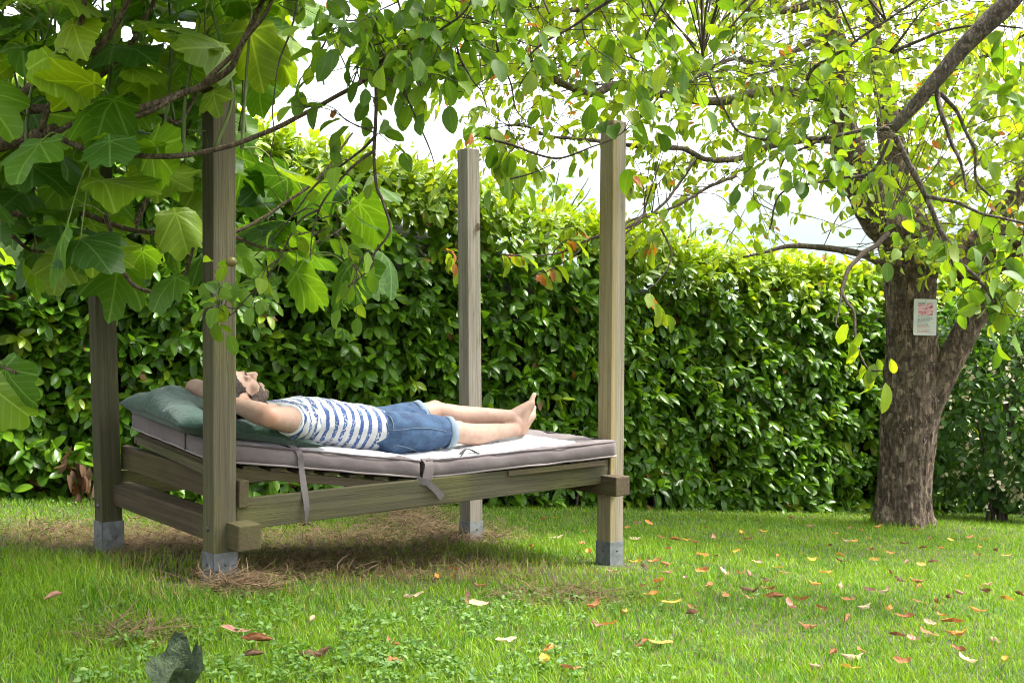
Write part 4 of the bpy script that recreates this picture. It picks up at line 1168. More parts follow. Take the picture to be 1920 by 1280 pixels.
# ================================================================== trees
def rnd_dir(n, s=1.0): return rng.normal(0, s, (n, 3))
class Tree:
    def __init__(s, name, loc, label, cat='tree'):
        s.t = thing(name, loc, label, cat); s.nodes = []; s.L = []; s.tw = Geo()
    def limb(s, pts, r0, r1, material, name='branch', sides=8, n=7, wob=.0, keep=True, jit=.0):
        q = catmull(pts, n)
        rad = np.linspace(r0, r1, len(q)) * (1 + wob * vnoise(q, 14, 7))
        if jit: q = q + jit * np.stack([vnoise(q, 9, 1), vnoise(q, 9, 2), vnoise(q, 9, 3)], -1)
        g = Geo(); g.add(*tube(q, rad, sides)); o = g.build(name, material, s.t)
        if keep: s.nodes += [x for x in q]
        return q
    def twig(s, q, r0, r1, sides=5):
        s.tw.add(*tube(q, np.linspace(r0, r1, len(q)), sides, caps=False))
    def leaf(s, p, d, nm, L, tone=0.0): s.L.append((p, d, nm, L, tone))
    def spray(s, q, n, L, droop=.5, start=.3, face=None, tone=0.0, tip=True, spread=.9, dead=0.0):
        """leaves along a twig"""
        T = nrm(np.gradient(q, axis=0))
        for k in range(n):
            u = start + (1 - start) * (k + .5) / n
            i = min(len(q) - 1, int(u * (len(q) - 1))); t = T[i]
            side = nrm(np.cross(t, rng.normal(0, 1, 3)))
            d = nrm(t * .45 + side * spread + np.array([0, 0, -droop]) + rng.normal(0, .2, 3))
            nm = np.array([0, 0, 1.0]) + rng.normal(0, .55, 3)
            if face is not None: nm = nm + face
            tn = tone * rng.uniform(0, 1) ** 2
            if dead and rng.uniform() < dead: tn = -1.0
            s.leaf(q[i] + side * .012, d, nm, rng.uniform(*L) * (.7 if tn < 0 else 1), tn)
        if tip: s.leaf(q[-1], nrm(T[-1] + np.array([0, 0, -droop])), np.array([0, 0, 1.0]) + rng.normal(0, .4, 3), rng.uniform(*L), 0)
    def finish(s, tm, material, twmat, singles=300, prefer=None):
        keep = []
        for x in s.L:                              # the sign, the face and the lower posts stay clear, as they are in the photograph
            c_ = np.asarray(x[0]) + nrm(np.asarray(x[1])) * x[3] * .5; a_, b__ = proj(c_)
            if 1690 < a_ < 1778 and 545 < b__ < 650: continue
            if 430 < a_ < 530 and 660 < b__ < 780: continue
            keep.append(x)
        s.L = keep
        if s.tw.n: s.tw.build('twigs', twmat, s.t)['kind'] = 'stuff'
        pos = np.array([x[0] for x in s.L]); R3 = frames(np.array([x[1] for x in s.L]), np.array([x[2] for x in s.L]))
        sc = np.array([x[3] for x in s.L]); tn = np.array([x[4] for x in s.L])
        place_leaves(s.t, tm, material, pos, R3, sc, rng.uniform(0, 1, len(pos)), tn, singles=singles)
    def fill(s, targets, L, nl, reach=1.2, droop=.5, r=.004, tone=.3, dead=0.0, gmat=None, face=None):
        """twigs from the nearest limb out to each target, leaves along them"""
        nd = np.array(s.nodes)
        for c in targets:
            d = np.linalg.norm(nd - c, axis=1); k = int(np.argmin(d + rng.uniform(0, .15, len(nd))))
            a = nd[k]; ln = np.linalg.norm(c - a)
            mid = (a + c) / 2 + np.array([0, 0, .12 * ln]) + rng.normal(0, .08 * ln + .01, 3)
            if ln > reach:
                a = c + (a - c) / ln * reach; mid = (a + c) / 2 + rng.normal(0, .07, 3)
            q = catmull([a, mid, c, c + nrm(c - mid) * .12 + np.array([0, 0, -.05])], 4)
            s.twig(q, r, r * .35, 4)
            s.spray(q, int(rng.integers(nl[0], nl[1] + 1)), L, droop, .35, tone=tone, dead=dead, face=face)

def poly(pts, d0, d1=None):
    d1 = d0 if d1 is None else d1
    n = len(pts)
    return [np.array(P(x, y, d0 + (d1 - d0) * i / max(1, n - 1))) for i, (x, y) in enumerate(pts)]
def ground_pt(x, y): return np.array([x, y, float(gz(x, y)) - .05])

# ------------------------------------------------------------------ cherry tree with the sign
TD = 10.25
base = np.array(P(1692, 988, TD))
cherry = Tree('cherry_tree', (float(base[0]), float(base[1]), float(gz(base[0], base[1]))), 'old cherry tree with thick brown trunk carrying a white sign')
prof = [(1015, 1692, 132), (992, 1691, 118), (965, 1692, 106), (930, 1695, 99), (880, 1698, 96), (820, 1702, 99), (760, 1707, 103), (700, 1710, 100), (640, 1710, 93), (580, 1707, 91), (530, 1706, 94), (490, 1708, 104), (455, 1708, 116), (430, 1704, 112), (405, 1698, 92)]
cp = catmull([(x, y, w_) for y, x, w_ in prof], 8)
sides = 150; Vt = []; cp = catmull([(x, y, w_) for y, x, w_ in prof], 24)
for x, y, w_ in cp:
    c = np.array(P(x, y, TD)); r = w_ / 2 / F * TD
    a = np.linspace(0, 2 * np.pi, sides, endpoint=False)
    h = (y - 700) / 300
    flare = 1 + .20 * max(0, (y - 930) / 80) * np.cos(a * 5 + 1.0)
    pz = np.stack([np.cos(a) * 1.0, np.sin(a) * 1.0, np.full(sides, c[2] * .55)], -1)
    rr = r * flare * (1 + .05 * vnoise(pz, 2.2, 3) + .035 * vnoise(pz * np.array([1, 1, .5]), 7, 4) + .022 * vnoise(pz * np.array([2, 2, 1]), 14, 6) + .05 * np.clip(vnoise(pz * np.array([5.5, 5.5, 3.2]), 3.1, 8), -.2, .5) + .018 * vnoise(pz * np.array([12, 12, 9]), 4.0, 9))
    Vt.append(c + np.stack([np.cos(a) * rr, np.sin(a) * rr, a * 0], -1))
nr = len(cp); i = np.arange(nr - 1)[:, None] * sides; j = np.arange(sides)[None]; k = (j + 1) % sides
g = Geo(); g.add(np.concatenate(Vt), [np.stack([i + j, i + k, i + sides + k, i + sides + j], -1).reshape(-1, 4)[:, ::-1]])
g.build('trunk', M['bark_cherry'], cherry.t)
px2m = TD / F
cherry.limb(poly([(1712, 455), (1668, 425), (1640, 392), (1618, 345), (1600, 300), (1580, 240), (1574, 170), (1568, 90), (1548, 0), (1530, -120)], 10.2, 9.6), 44 * px2m, 13 * px2m, M['bark_cherry'], 'limb', 16, wob=.08)
cherry.limb(poly([(1690, 440), (1700, 400), (1690, 340), (1672, 270), (1662, 200), (1640, 90), (1632, -60)], 10.5, 11.2), 40 * px2m, 12 * px2m, M['bark_cherry'], 'limb', 14, wob=.08)
cherry.limb(poly([(1722, 480), (1760, 478), (1800, 470), (1835, 458), (1862, 430), (1890, 385), (1930, 330), (1990, 220)], 10.2, 9.8), 40 * px2m, 13 * px2m, M['bark_cherry'], 'limb', 14, wob=.08)
cherry.limb(poly([(1800, 505), (1860, 494), (1900, 468), (1940, 440), (2040, 350)], 10.0, 9.2), 26 * px2m, 20 * px2m, M['bark_cherry'], 'limb', 14, wob=.08)
cherry.limb(poly([(1726, 800), (1756, 730), (1782, 676), (1808, 626), (1836, 574), (1850, 544)], 10.2, 10.0), 25 * px2m, 24 * px2m, M['bark_cherry'], 'limb', 18, wob=.05)
bm_ = M['bark_limb']
cherry.limb(poly([(1572, 190), (1500, 175), (1430, 172), (1350, 190), (1270, 182), (1190, 165), (1150, 160), (1127, 171), (1103, 175), (1063, 161), (1026, 141), (996, 118)], 9.7, 7.6), .045, .022, bm_, 'branch', 10, wob=.1)
cherry.limb(poly([(1590, 270), (1520, 262), (1440, 275), (1400, 292), (1374, 299), (1324, 299), (1280, 279), (1220, 277), (1170, 271), (1100, 262), (1067, 259), (1026, 255), (990, 238), (952, 235)], 9.8, 7.4), .032, .008, bm_, 'branch', 8, wob=.1)
cherry.limb(poly([(1653, 494), (1616, 477), (1565, 467), (1515, 462), (1475, 462), (1430, 474), (1394, 482)], 10.1, 9.3), .04, .008, bm_, 'branch', 8, wob=.1)
cherry.limb(poly([(1666, 440), (1640, 462), (1616, 477), (1592, 504), (1579, 541), (1588, 565), (1602, 591), (1606, 648), (1626, 689), (1655, 695)], 7.2, 6.6), .018, .005, M['twig'], 'branch', 7, wob=.1, jit=.008)
cherry.limb(poly([(1579, 541), (1573, 580), (1568, 610), (1590, 622)], 6.9, 6.7), .008, .003, M['twig'], 'branch', 6)
cherry.limb(poly([(1560, 60), (1500, 90), (1440, 120), (1380, 110), (1330, 130), (1280, 160)], 9.7, 8.0), .03, .008, bm_, 'branch', 8, wob=.1)
cherry.limb(poly([(1548, 0), (1470, 20), (1380, 10), (1290, -20), (1180, -10), (1080, 20), (980, 10)], 9.6, 7.6), .04, .01, bm_, 'branch', 8, wob=.1)
cherry.limb(poly([(1665, 220), (1720, 190), (1790, 130), (1860, 100), (1930, 60)], 11, 10.2), .04, .012, bm_, 'branch', 8, wob=.1)
cherry.limb(poly([(1850, 440), (1880, 400), (1900, 350), (1925, 300)], 10, 9.7), .03, .012, bm_, 'branch', 8)
cherry.limb(poly([(1320, 470), (1210, 400), (1180, 425), (1110, 446), (1050, 474), (990, 480), (935, 476)][1:], 7.2, 6.7), .012, .003, M['twig'], 'branch', 6, jit=.006)
cherry.limb(poly([(1110, 446), (1080, 475), (1040, 500), (1000, 518)], 7.1, 6.8), .006, .0025, M['twig'], 'branch', 6, jit=.006)
cherry.limb(poly([(1300, 300), (1270, 350), (1230, 395), (1170, 440)], 8.3, 7.2), .014, .006, M['twig'], 'branch', 6, jit=.006)
cherry.limb(poly([(1380, 330), (1330, 350), (1260, 390), (1180, 415), (1170, 440)], 8.6, 7.3), .014, .006, M['twig'], 'branch', 6, jit=.006)
cherry.limb(poly([(1240, 430), (1260, 480), (1235, 525), (1215, 540)], 7.6, 7.2), .008, .003, M['twig'], 'branch', 6, jit=.006)
# leaves, thickest in the upper right of the crown
def cov(x, y):
    if x < 1150: base_ = .85 if y < 130 else (.30 if y < 340 else .0)
    else: base_ = 1.0 if y < 210 else (.62 if y < 330 else (.40 if y < 440 else .0))
    if x > 1690: base_ = .9 if y < 420 else (.5 if y < 530 else 0)
    if 1225 < x < 1660 and 235 < y < 300: base_ *= .5
    if 1140 < x < 1640 and 330 < y < 480: base_ *= .55
    return base_
tg = []
while len(tg) < 1800:
    x, y = rng.uniform(820, 2150), rng.uniform(-420, 540)
    if rng.uniform() > cov(x, y) * (.75 if y < -60 else 1): continue
    d = rng.uniform(7.0, 9.6) if x < 1300 else rng.uniform(7.2, 11.4)
    if x > 1640 and y > 390: d = rng.uniform(8.6, 9.9)
    tg.append(np.array(P(x, y, d)))
cherry.fill(tg, (.07, .115), (5, 8), reach=.8, droop=.45, r=.0034, tone=.6, dead=.05)
# sparse hanging leaves along the low branches, many of them rusty
for pts, d in (([(935, 476), (960, 480), (985, 480)], 6.8), ([(1040, 470), (1060, 450), (1080, 452)], 6.9), ([(1000, 515), (1020, 505), (1040, 498)], 6.9), ([(1050, 430), (1075, 425), (1090, 440)], 7.0),
               ([(1215, 540), (1230, 575), (1250, 590)], 7.2), ([(1240, 440), (1225, 450), (1222, 470)], 7.3), ([(830, 470), (850, 478), (855, 500)], 6.8), ([(870, 230), (880, 240), (885, 262)], 6.7),
               ([(960, 300), (950, 330), (955, 350)], 7.2), ([(1010, 280), (1000, 300), (1005, 320)], 7.2), ([(1180, 330), (1185, 335), (1190, 340)], 6.0)):
    q = catmull(poly(pts, d), 4); cherry.twig(q, .004, .002, 5)
    cherry.spray(q, 7, (.09, .14), .9, .1, tone=.4, dead=.3)
for x, y, L in ((1590, 625, .15), (1612, 640, .15), (1596, 660, .17), (1640, 700, .13), (1660, 735, .19), (1628, 712, .12), (1632, 735, .12), (1670, 690, .12), (1645, 690, .11), (1615, 700, .12)):
    cherry.leaf(np.array(P(x, y - 18, 6.65)), np.array([rng.normal(0, .3), rng.normal(0, .3), -1.0]), np.array([rng.normal(0, .5), -1, .3]), L, .25 * rng.uniform())
cherry.finish(T_CHERRY, M['cherry'], M['twig'])

# ------------------------------------------------------------------ apple tree whose limbs hang in from the right and above
apple = Tree('apple_tree', (4.4, 2.6, float(gz(4.4, 2.6))), 'apple tree hanging dark leafy branches into the top of the view')
ax_t = [ground_pt(4.4, 2.6), np.array([4.35, 2.65, .9]), np.array([4.2, 2.8, 1.7]), np.array([3.9, 3.0, 2.4]), np.array([3.4, 3.2, 3.0])]
apple.limb(ax_t, .17, .10, M['bark_cherry'], 'trunk', 18, wob=.06, keep=False)
R1 = poly([(1960, -90), (1895, 0), (1851, 44), (1804, 91), (1757, 148), (1717, 195), (1673, 242)], 4.55, 4.75)
apple.limb([np.array([3.4, 3.2, 3.0]), np.array([2.9, 3.9, 3.0]), np.array([2.5, 4.4, 2.75])] + R1, .058, .026, M['bark_limb'], 'limb', 14, wob=.06)
over = [np.array([3.4, 3.2, 3.0]), np.array([2.6, 2.9, 3.25]), np.array([1.6, 2.9, 3.2]), np.array([.6, 3.1, 2.85]), np.array([-.2, 3.3, 2.5]), np.array([-.7, 3.4, 2.25])]
apple.limb(over, .09, .02, M['bark_limb'], 'limb', 12, wob=.06)
apple.limb([np.array([2.6, 2.9, 3.25]), np.array([2.0, 1.6, 3.4]), np.array([1.0, .5, 3.3]), np.array([0, -.3, 3.1])], .06, .02, M['bark_limb'], 'limb', 10)
apple.limb([np.array([1.6, 2.9, 3.2]), np.array([.6, 2.0, 3.4]), np.array([-.6, 1.6, 3.3]), np.array([-1.6, 1.8, 3.0])], .05, .015, M['bark_limb'], 'limb', 10)
apple.limb([np.array([1.6, 2.9, 3.2]), np.array([1.0, 4.0, 3.3]), np.array([.2, 4.9, 3.2]), np.array([-.6, 5.6, 3.0])], .05, .015, M['bark_limb'], 'limb', 10)
tw = M['twig']
near = [([(674, -60), (674, 0), (690, 67), (704, 101), (705, 144), (704, 218), (700, 285), (702, 336), (706, 357), (717, 380), (731, 432), (702, 475), (694, 504), (653, 540)], 3.35, 3.5, .0075),
        ([(707, 134), (735, 150), (755, 170), (771, 198), (788, 235), (805, 279), (815, 306)], 3.4, 3.4, .0045),
        ([(700, 257), (670, 284), (614, 327), (573, 371), (549, 405), (520, 441), (476, 480)], 3.4, 3.6, .0045),
        ([(700, 284), (658, 313), (634, 340), (607, 381), (595, 405), (585, 439), (580, 487)], 3.4, 3.5, .005),
        ([(597, 395), (568, 410), (544, 444), (510, 504), (464, 560), (438, 588), (405, 600)], 3.45, 3.7, .004),
        ([(560, -20), (545, 60), (520, 130), (512, 200), (515, 250), (510, 298), (537, 371)], 3.5, 3.5, .0035),
        ([(640, 175), (680, 148), (741, 94), (791, 74), (828, 55), (870, 20), (900, -40)], 3.55, 3.3, .007),
        ([(858, 20), (858, 87), (882, 148), (905, 175)], 3.5, 3.6, .0045),
        ([(925, -10), (925, 57), (942, 111), (959, 158), (966, 202), (985, 225)], 3.7, 3.9, .005),
        ([(1190, -40), (1144, 0), (1110, 23), (1060, 57), (1009, 91), (971, 131)], 3.8, 3.9, .0075),
        ([(740, -20), (760, 60), (758, 120), (775, 140)], 3.4, 3.5, .0035),
        ([(800, -20), (805, 50), (830, 100), (850, 120)], 3.4, 3.5, .004),
        ([(640, -20), (620, 50), (600, 95), (560, 150)], 3.4, 3.5, .0045),
        ([(1260, -20), (1245, 7), (1214, 67), (1208, 111), (1199, 168)], 4.2, 4.3, .005),
        ([(909, 257), (976, 279), (1043, 297), (1110, 275), (1150, 258), (1191, 232)], 4.7, 4.8, .006),
        ([(956, 336), (1010, 322), (1060, 292)], 4.7, 4.7, .004)]
right = [([(1757, 168), (1764, 215), (1780, 252), (1807, 319), (1812, 360)], 4.7, 4.6, .012), ([(1764, 175), (1797, 215), (1824, 279), (1831, 339), (1858, 370)], 4.7, 4.7, .010),
         ([(1680, 255), (1703, 309), (1733, 363), (1764, 430), (1804, 490), (1848, 537), (1871, 588)], 4.75, 4.7, .015), ([(1737, 366), (1784, 380), (1831, 396), (1918, 416), (1980, 440)], 4.72, 4.6, .010),
         ([(1666, 259), (1633, 322), (1569, 336), (1471, 359), (1441, 430)], 4.8, 5.0, .009), ([(1666, 242), (1616, 245), (1549, 259), (1468, 262), (1414, 259), (1374, 232), (1327, 141), (1317, 94)], 4.8, 5.2, .010),
         ([(1515, 148), (1529, 124), (1582, 94), (1633, 57), (1683, 27), (1720, 0), (1760, -50)], 4.9, 4.6, .009), ([(1673, 101), (1750, 64), (1824, 49), (1920, 54)], 4.8, 4.6, .009),
         ([(1549, 259), (1481, 289), (1461, 322)], 5.0, 5.1, .007), ([(1669, 100), (1700, 60), (1745, 0)], 4.8, 4.6, .007)]
for pts, d0, d1, r in near:
    q = apple.limb(poly(pts, d0, d1), r, r * .4, tw, 'branch', 7, wob=.15, jit=.006)
for pts, d0, d1, r in right:
    q = apple.limb(poly(pts, d0, d1), r, r * .4, bm_, 'branch', 7, wob=.15, jit=.008)
def spurs(region, n, dep, L, tone, nl=(3, 6), dead=.02, reach=.35):
    t = []
    while len(t) < n:
        x0, y0, x1, y1 = region[int(rng.integers(0, len(region)))]
        t.append(np.array(P(rng.uniform(x0, x1), rng.uniform(y0, y1), rng.uniform(*dep))))
    apple.fill(t, L, nl, reach=reach, droop=.5, r=.0026, tone=tone, dead=dead)
spurs([(600, -60, 960, 90), (640, -60, 900, 130), (700, 60, 860, 140)], 75, (3.2, 3.9), (.06, .088), .15)
spurs([(500, -40, 640, 20), (590, 60, 700, 300), (560, 180, 720, 330), (740, 90, 860, 240), (920, 0, 1000, 150)], 15, (3.3, 3.7), (.06, .085), .15, (2, 3), reach=.2)
spurs([(800, -40, 1250, 110), (1000, -40, 1300, 150)], 30, (3.8, 4.8), (.065, .095), .3)
spurs([(480, 420, 720, 530), (560, 360, 640, 450), (640, 470, 720, 540)], 11, (3.4, 3.6), (.055, .08), .15, (2, 4), reach=.2)
spurs([(390, 470, 450, 540), (390, 540, 430, 600)], 6, (3.6, 3.8), (.06, .085), .1, (2, 4), reach=.2)
spurs([(1330, 20, 1700, 330), (1480, 60, 1920, 250), (1680, 250, 1930, 470), (1780, 440, 1930, 570), (1400, 230, 1680, 360)], 66, (4.6, 5.1), (.066, .096), .35, (3, 6), reach=.4)
spurs([(1840, 480, 1930, 600)], 8, (4.5, 4.8), (.08, .11), .4, (3, 5), reach=.3)
spurs([(870, 225, 920, 290), (1130, 180, 1200, 260), (930, 240, 960, 300)], 8, (4.6, 4.9), (.09, .12), .4, (3, 5), reach=.25)
for x, y, L in ((430, 640, .075), (400, 620, .07), (420, 585, .065), (938, 262, .085), (1180, 330, .12), (690, 300, .07), (626, 285, .075), (628, 262, .07), (695, 360, .05)):
    apple.leaf(np.array(P(x, y - 14, 3.65 if x < 500 else (5.0 if x > 900 else 3.45))), np.array([rng.normal(0, .2), 0, -1.0]), np.array([rng.normal(0, .4), -1, .2]), L, 0.1)
# unseen apple canopy over camera and bed, spread to shade the left lawn
t = []
for _ in range(330):
    c = over[int(rng.integers(3, len(over)))] if rng.uniform() < .3 else np.array([rng.uniform(-2.6, 1.0), rng.uniform(.8, 5.4), 0])
    c = np.array([c[0] + rng.normal(0, .3), c[1] + rng.normal(0, .4), rng.uniform(2.55, 3.7)])
    px_, py_ = proj(c)
    if py_ > -40 and c[1] > .8: c[2] = CZ + (YH + 60) / F * c[1] + rng.uniform(.1, .8)
    t.append(c)
for _ in range(150):                      # unseen boughs added to keep strong sun off the bed
    c = np.array([rng.uniform(-.6, 1.7), rng.uniform(4.5, 6.6), 0]); c[2] = CZ + 670 / F * c[1] + rng.uniform(.05, .6); t.append(c)
apple.fill(t, (.07, .10), (6, 10), reach=.7, droop=.4, r=.005, tone=.2)
ap = np.array(P(434, 491, 3.68)); g = Geo(); g.add(*ellipsoid(ap, (Zv, np.array([1., 0, 0]), np.array([0, 1., 0])), (.017, .019, .019)))
M['fruit'] = plain('green_apple', (.14, .17, .045), .4, 30, .4, c2=(.20, .10, .04))
g.build('fruit', M['fruit'], apple.t)
apple.finish(T_ROUND, M['apple'], M['twig'])

# ------------------------------------------------------------------ fig tree at the left
fig = Tree('fig_tree', (-2.75, 3.9, float(gz(-2.75, 3.9))), 'fig tree with big lobed leaves and curving branches over the head of the bed')
fb = M['bark_fig']
fig.limb([ground_pt(-2.75, 3.9), np.array([-2.7, 3.9, .6]), np.array([-2.55, 3.85, 1.1]), np.array(P(-250, 330, 3.85))], .085, .05, fb, 'trunk', 14, keep=False)
FB = [([(-250, 330), (-60, 285), (0, 272), (60, 258), (105, 243)], 3.85, 3.7, .030, .022), ([(100, 252), (151, 228), (235, 222), (285, 208), (336, 180)], 3.7, 3.65, .010, .007),
      ([(-200, 300), (0, 218), (100, 203), (168, 201), (235, 208), (285, 198), (336, 178), (380, 161), (430, 131), (450, 90), (477, 37), (500, -20)], 3.8, 3.55, .018, .008),
      ([(380, 158), (437, 101), (470, 60), (500, 20), (520, -30)], 3.6, 3.5, .009, .006), ([(105, 255), (168, 282), (235, 290), (319, 294), (386, 285), (453, 265), (520, 238), (588, 205), (640, 175), (700, 140), (760, 100)], 3.7, 3.45, .0105, .006),
      ([(-200, 330), (0, 208), (50, 168), (84, 138), (134, 111), (175, 94), (201, 67), (228, 27), (250, -20)], 3.85, 3.7, .016, .010), ([(77, 248), (97, 188), (131, 134), (144, 94), (155, 34), (160, -30)], 3.7, 3.6, .011, .008),
      ([(-80, 310), (0, 265), (67, 225), (110, 190), (180, 150), (240, 90), (300, -20)], 3.95, 4.3, .014, .008), ([(-60, 400), (0, 400), (67, 400), (141, 396), (201, 416), (242, 430), (322, 443), (373, 457), (430, 450)], 4.3, 4.5, .014, .008),
      ([(200, 400), (208, 430), (222, 490), (252, 534), (302, 548), (330, 541), (350, 504), (363, 464)], 4.3, 4.2, .010, .006), ([(-40, 420), (20, 440), (60, 470), (120, 470)], 4.2, 4.3, .01, .005),
      ([(373, 457), (450, 430), (520, 390), (600, 330), (660, 250)], 4.5, 4.9, .009, .005), ([(285, 198), (330, 230), (360, 190), (400, 100)], 4.4, 4.7, .012, .007), ([(430, 440), (520, 470), (600, 450), (690, 400)], 4.6, 5.0, .008, .004),
      ([(-100, 460), (-40, 620), (0, 680), (30, 700)], 3.9, 3.7, .010, .005), ([(250, 430), (300, 330), (330, 290), (370, 200)], 4.6, 4.9, .012, .007)]
for pts, d0, d1, r0, r1 in FB:
    fig.limb(poly(pts, d0, d1), r0, r1, fb, 'branch', 9, wob=.08, jit=.004)
# upright shoots
for _ in range(26):
    x = rng.uniform(-60, 470); y0 = rng.uniform(120, 300); d = rng.uniform(3.7, 5.0)
    fig.limb(poly([(x, y0), (x + rng.normal(0, 15), y0 - 110), (x + rng.normal(10, 25), y0 - 260)], d, d + .1), .007, .004, M['twig_green'], 'shoot', 6)
nd = np.array(fig.nodes)
M['petiole'] = plain('leaf_stalk', (.22, .28, .07), .55)
pet = Geo()
def fig_leaf(c, L, facecam=.5, tone=0.0):
    d = np.linalg.norm(nd - c, axis=1); a = nd[int(np.argmin(d))]
    ln = np.linalg.norm(c - a)
    if ln > .34: a = c + (a - c) / ln * .26
    out = nrm(c - a + np.array([0, 0, -.03]))
    dr = nrm(out * .5 + np.array([rng.normal(.25, .9), rng.normal(-.15, .6), rng.normal(-.3, .35)]))
    nm = np.array([rng.normal(0, .45), -facecam + rng.normal(0, .5), 1.0 + rng.normal(0, .25)])
    fig.leaf(c, dr, nm, L, tone)
    pet.add(*tube(catmull([a, (a + c) / 2 + np.array([0, 0, .03]), c], 4), np.linspace(.0035, .0022, 9 if False else len(catmull([a, (a + c) / 2, c], 4))), 5, caps=False))
n = 0
while n < 620:
    x, y = rng.uniform(-160, 720), rng.uniform(-420, 560)
    d = rng.uniform(3.85, 5.6) if rng.uniform() < .88 else rng.uniform(3.45, 3.8)
    if x > 440:
        lim = 150 if x < 520 else (60 if x < 560 else -20)
        if y < 330 and y > lim and not (x < 540 and 290 < y): continue
        if y >= 330: d = rng.uniform(4.5, 5.4)
        if y > 530 or (x > 640 and y < 300): continue
        if x > 560 and y < 300: continue
    else:
        if y > 500 - .0005 * (x - 260) ** 2: continue
        if y > 300 and rng.uniform() < .5: continue
    if 300 < x < 520 and y > 135: d = rng.uniform(4.6, 5.4)
    if x > 440 and y > 300 and rng.uniform() < .6: continue
    fig_leaf(np.array(P(x, y, d)), rng.uniform(.20, .33), .10, max(0, rng.uniform(-.6, .65)) if y < 200 else max(0, rng.uniform(-1, .4)))  # upper leaves yellower, painting in light that shines through them
    n += 1
# leaves that stand out in the photograph
for x, y, d, L, dr, nm in ((190, 340, 3.5, .30, (1, 0, -.25), (.1, -.9, .8)), (60, 310, 3.6, .26, (.75, 0, -.65), (.3, -.9, .5)), (290, 320, 3.9, .24, (.7, 0, -.5), (0, -.7, .8)), (170, 450, 3.9, .27, (.6, .1, -.5), (0, -.9, .6)),
                           (40, 90, 3.6, .26, (.8, 0, -.4), (0, -.6, .8)), (330, 520, 4.0, .20, (-.5, -.1, -.8), (0, -1, .4)), (120, 480, 4.0, .22, (-.1, 0, -1), (0, -1, .3)), (270, 45, 3.7, .19, (.8, 0, -.2), (0, -.8, .6)),
                           (340, 70, 3.6, .24, (.95, -.1, -.5), (0, -.5, 1)), (400, 175, 3.7, .15, (.2, -.2, -1), (-.5, -.8, .3)), (10, 690, 3.6, .22, (.35, 0, -.9), (-.6, -.8, .2)), (-20, 720, 3.6, .24, (.6, 0, -.8), (-.7, -.7, .2)),
                           (210, 235, 3.55, .12, (.4, 0, -.8), (.2, -.9, .4)), (250, 130, 3.7, .17, (.6, 0, -.6), (0, -.9, .6)), (300, 40, 3.8, .20, (.5, 0, .3), (0, -.9, .5)), (500, 60, 3.9, .17, (.6, 0, -.6), (0, -.9, .5)),
                           (530, 75, 4.0, .16, (.7, 0, -.5), (0, -.9, .5)), (110, 350, 4.2, .24, (.2, 0, -1), (0, -1, .4)), (330, 400, 4.3, .24, (.3, 0, -1), (.1, -1, .3)), (440, 60, 4.4, .26, (.5, 0, .5), (0, -1, .3))):
    fig.leaf(np.array(P(x, y, d + .15)), np.array(dr, float) * np.array([1, 1, .6]) + np.array([0, -.25, 0]), np.array(nm, float) * np.array([1, .45, 1]) + np.array([rng.normal(0, .2), 0, .45]), L * 1.1, rng.uniform(0, .35))
# crown above the picture
for _ in range(150):
    c = np.array([rng.uniform(-3.6, -.6), rng.uniform(2.4, 5.2), rng.uniform(2.3, 3.3)])
    px_, py_ = proj(c)
    if py_ > -60: c[2] = CZ + (YH + 80) / F * c[1] + rng.uniform(.05, .5)
    fig_leaf(c, rng.uniform(.25, .38), .1, 0)
pet.build('leaf_stalks', M['petiole'], fig.t)['kind'] = 'stuff'
fig.finish(T_FIG, M['fig'], M['twig_green'])

# ================================================================== sign on the trunk
sd_ = 9.985
def sg(px, py, d=0.0): return np.array(P(px, py, sd_ - d))
sign = thing('tree_sign', tuple(sg(1735, 629)), 'white plant name plate with a pink picture on the cherry trunk', 'sign')
g = Geo()
TLc, TRc, BLc, BRc = sg(1714, 560), sg(1757, 561), sg(1712, 628), sg(1755, 630)
ex = nrm(TRc - TLc); ey = nrm(TLc - BLc); ey = nrm(ey - ex * np.dot(ex, ey)); sw = np.linalg.norm(TRc - TLc); shh = np.linalg.norm(TLc - BLc); so = BLc
out = []
for cx, cy, a0 in ((sw - .012, shh - .012, 0), (.012, shh - .012, 90), (.012, .012, 180), (sw - .012, .012, 270)):
    for k in range(5): a = R_(a0 + k * 22.5); out.append((cx + .012 * math.cos(a), cy + .012 * math.sin(a)))
m = len(out); yv = np.array([0, -1.0, 0])
fr = np.array([so + ex * x + ey * y + yv * .004 for x, y in out]); bk = np.array([so + ex * x + ey * y for x, y in out])
j = np.arange(m); k = (j + 1) % m
g.add(np.vstack([fr, bk]), [np.stack([j, j + m, k + m, k], -1), [list(range(m))], [[m + x for x in range(m)][::-1]]])
M['plate'] = plain('white_plate', (.66, .69, .67), .4, 12, .08)
g.build('plate', M['plate'], sign, smooth=False)
def rect(name, x0, y0, x1, y1, material, lift=.0055):
    g = Geo(); q = [so + ex * (a * sw) + ey * (b__ * shh) + yv * lift for a, b__ in ((x0, y0), (x1, y0), (x1, y1), (x0, y1))]
    g.add(q, [[(0, 1, 2, 3)]]); return g.build(name, material, sign, smooth=False)
m_, nt_, ns_, ls_, bs_ = mat('flower_print'); b_ = NB(nt_)
pn = b_.noise(b_.coords('Object'), 42, 3, .6)
ls_.new(b_.ramp(pn, [(.32, (.30, .03, .07)), (.45, (.62, .25, .32)), (.58, (.80, .58, .62)), (.7, (.55, .10, .18))]), bs_.inputs['Base Color'])
rect('flower_picture', .19, .555, .84, .845, m_)
M['ink'] = plain('grey_ink', (.16, .18, .18), .6); M['ink_red'] = plain('red_ink', (.55, .20, .20), .6); M['ink_dark'] = plain('dark_ink', (.03, .06, .05), .6)
for x0, x1, mt in ((.19, .50, 'ink_dark'), (.56, .84, 'ink_red')): rect('heading', x0, .865, x1, .89, M[mt])
yy = .515
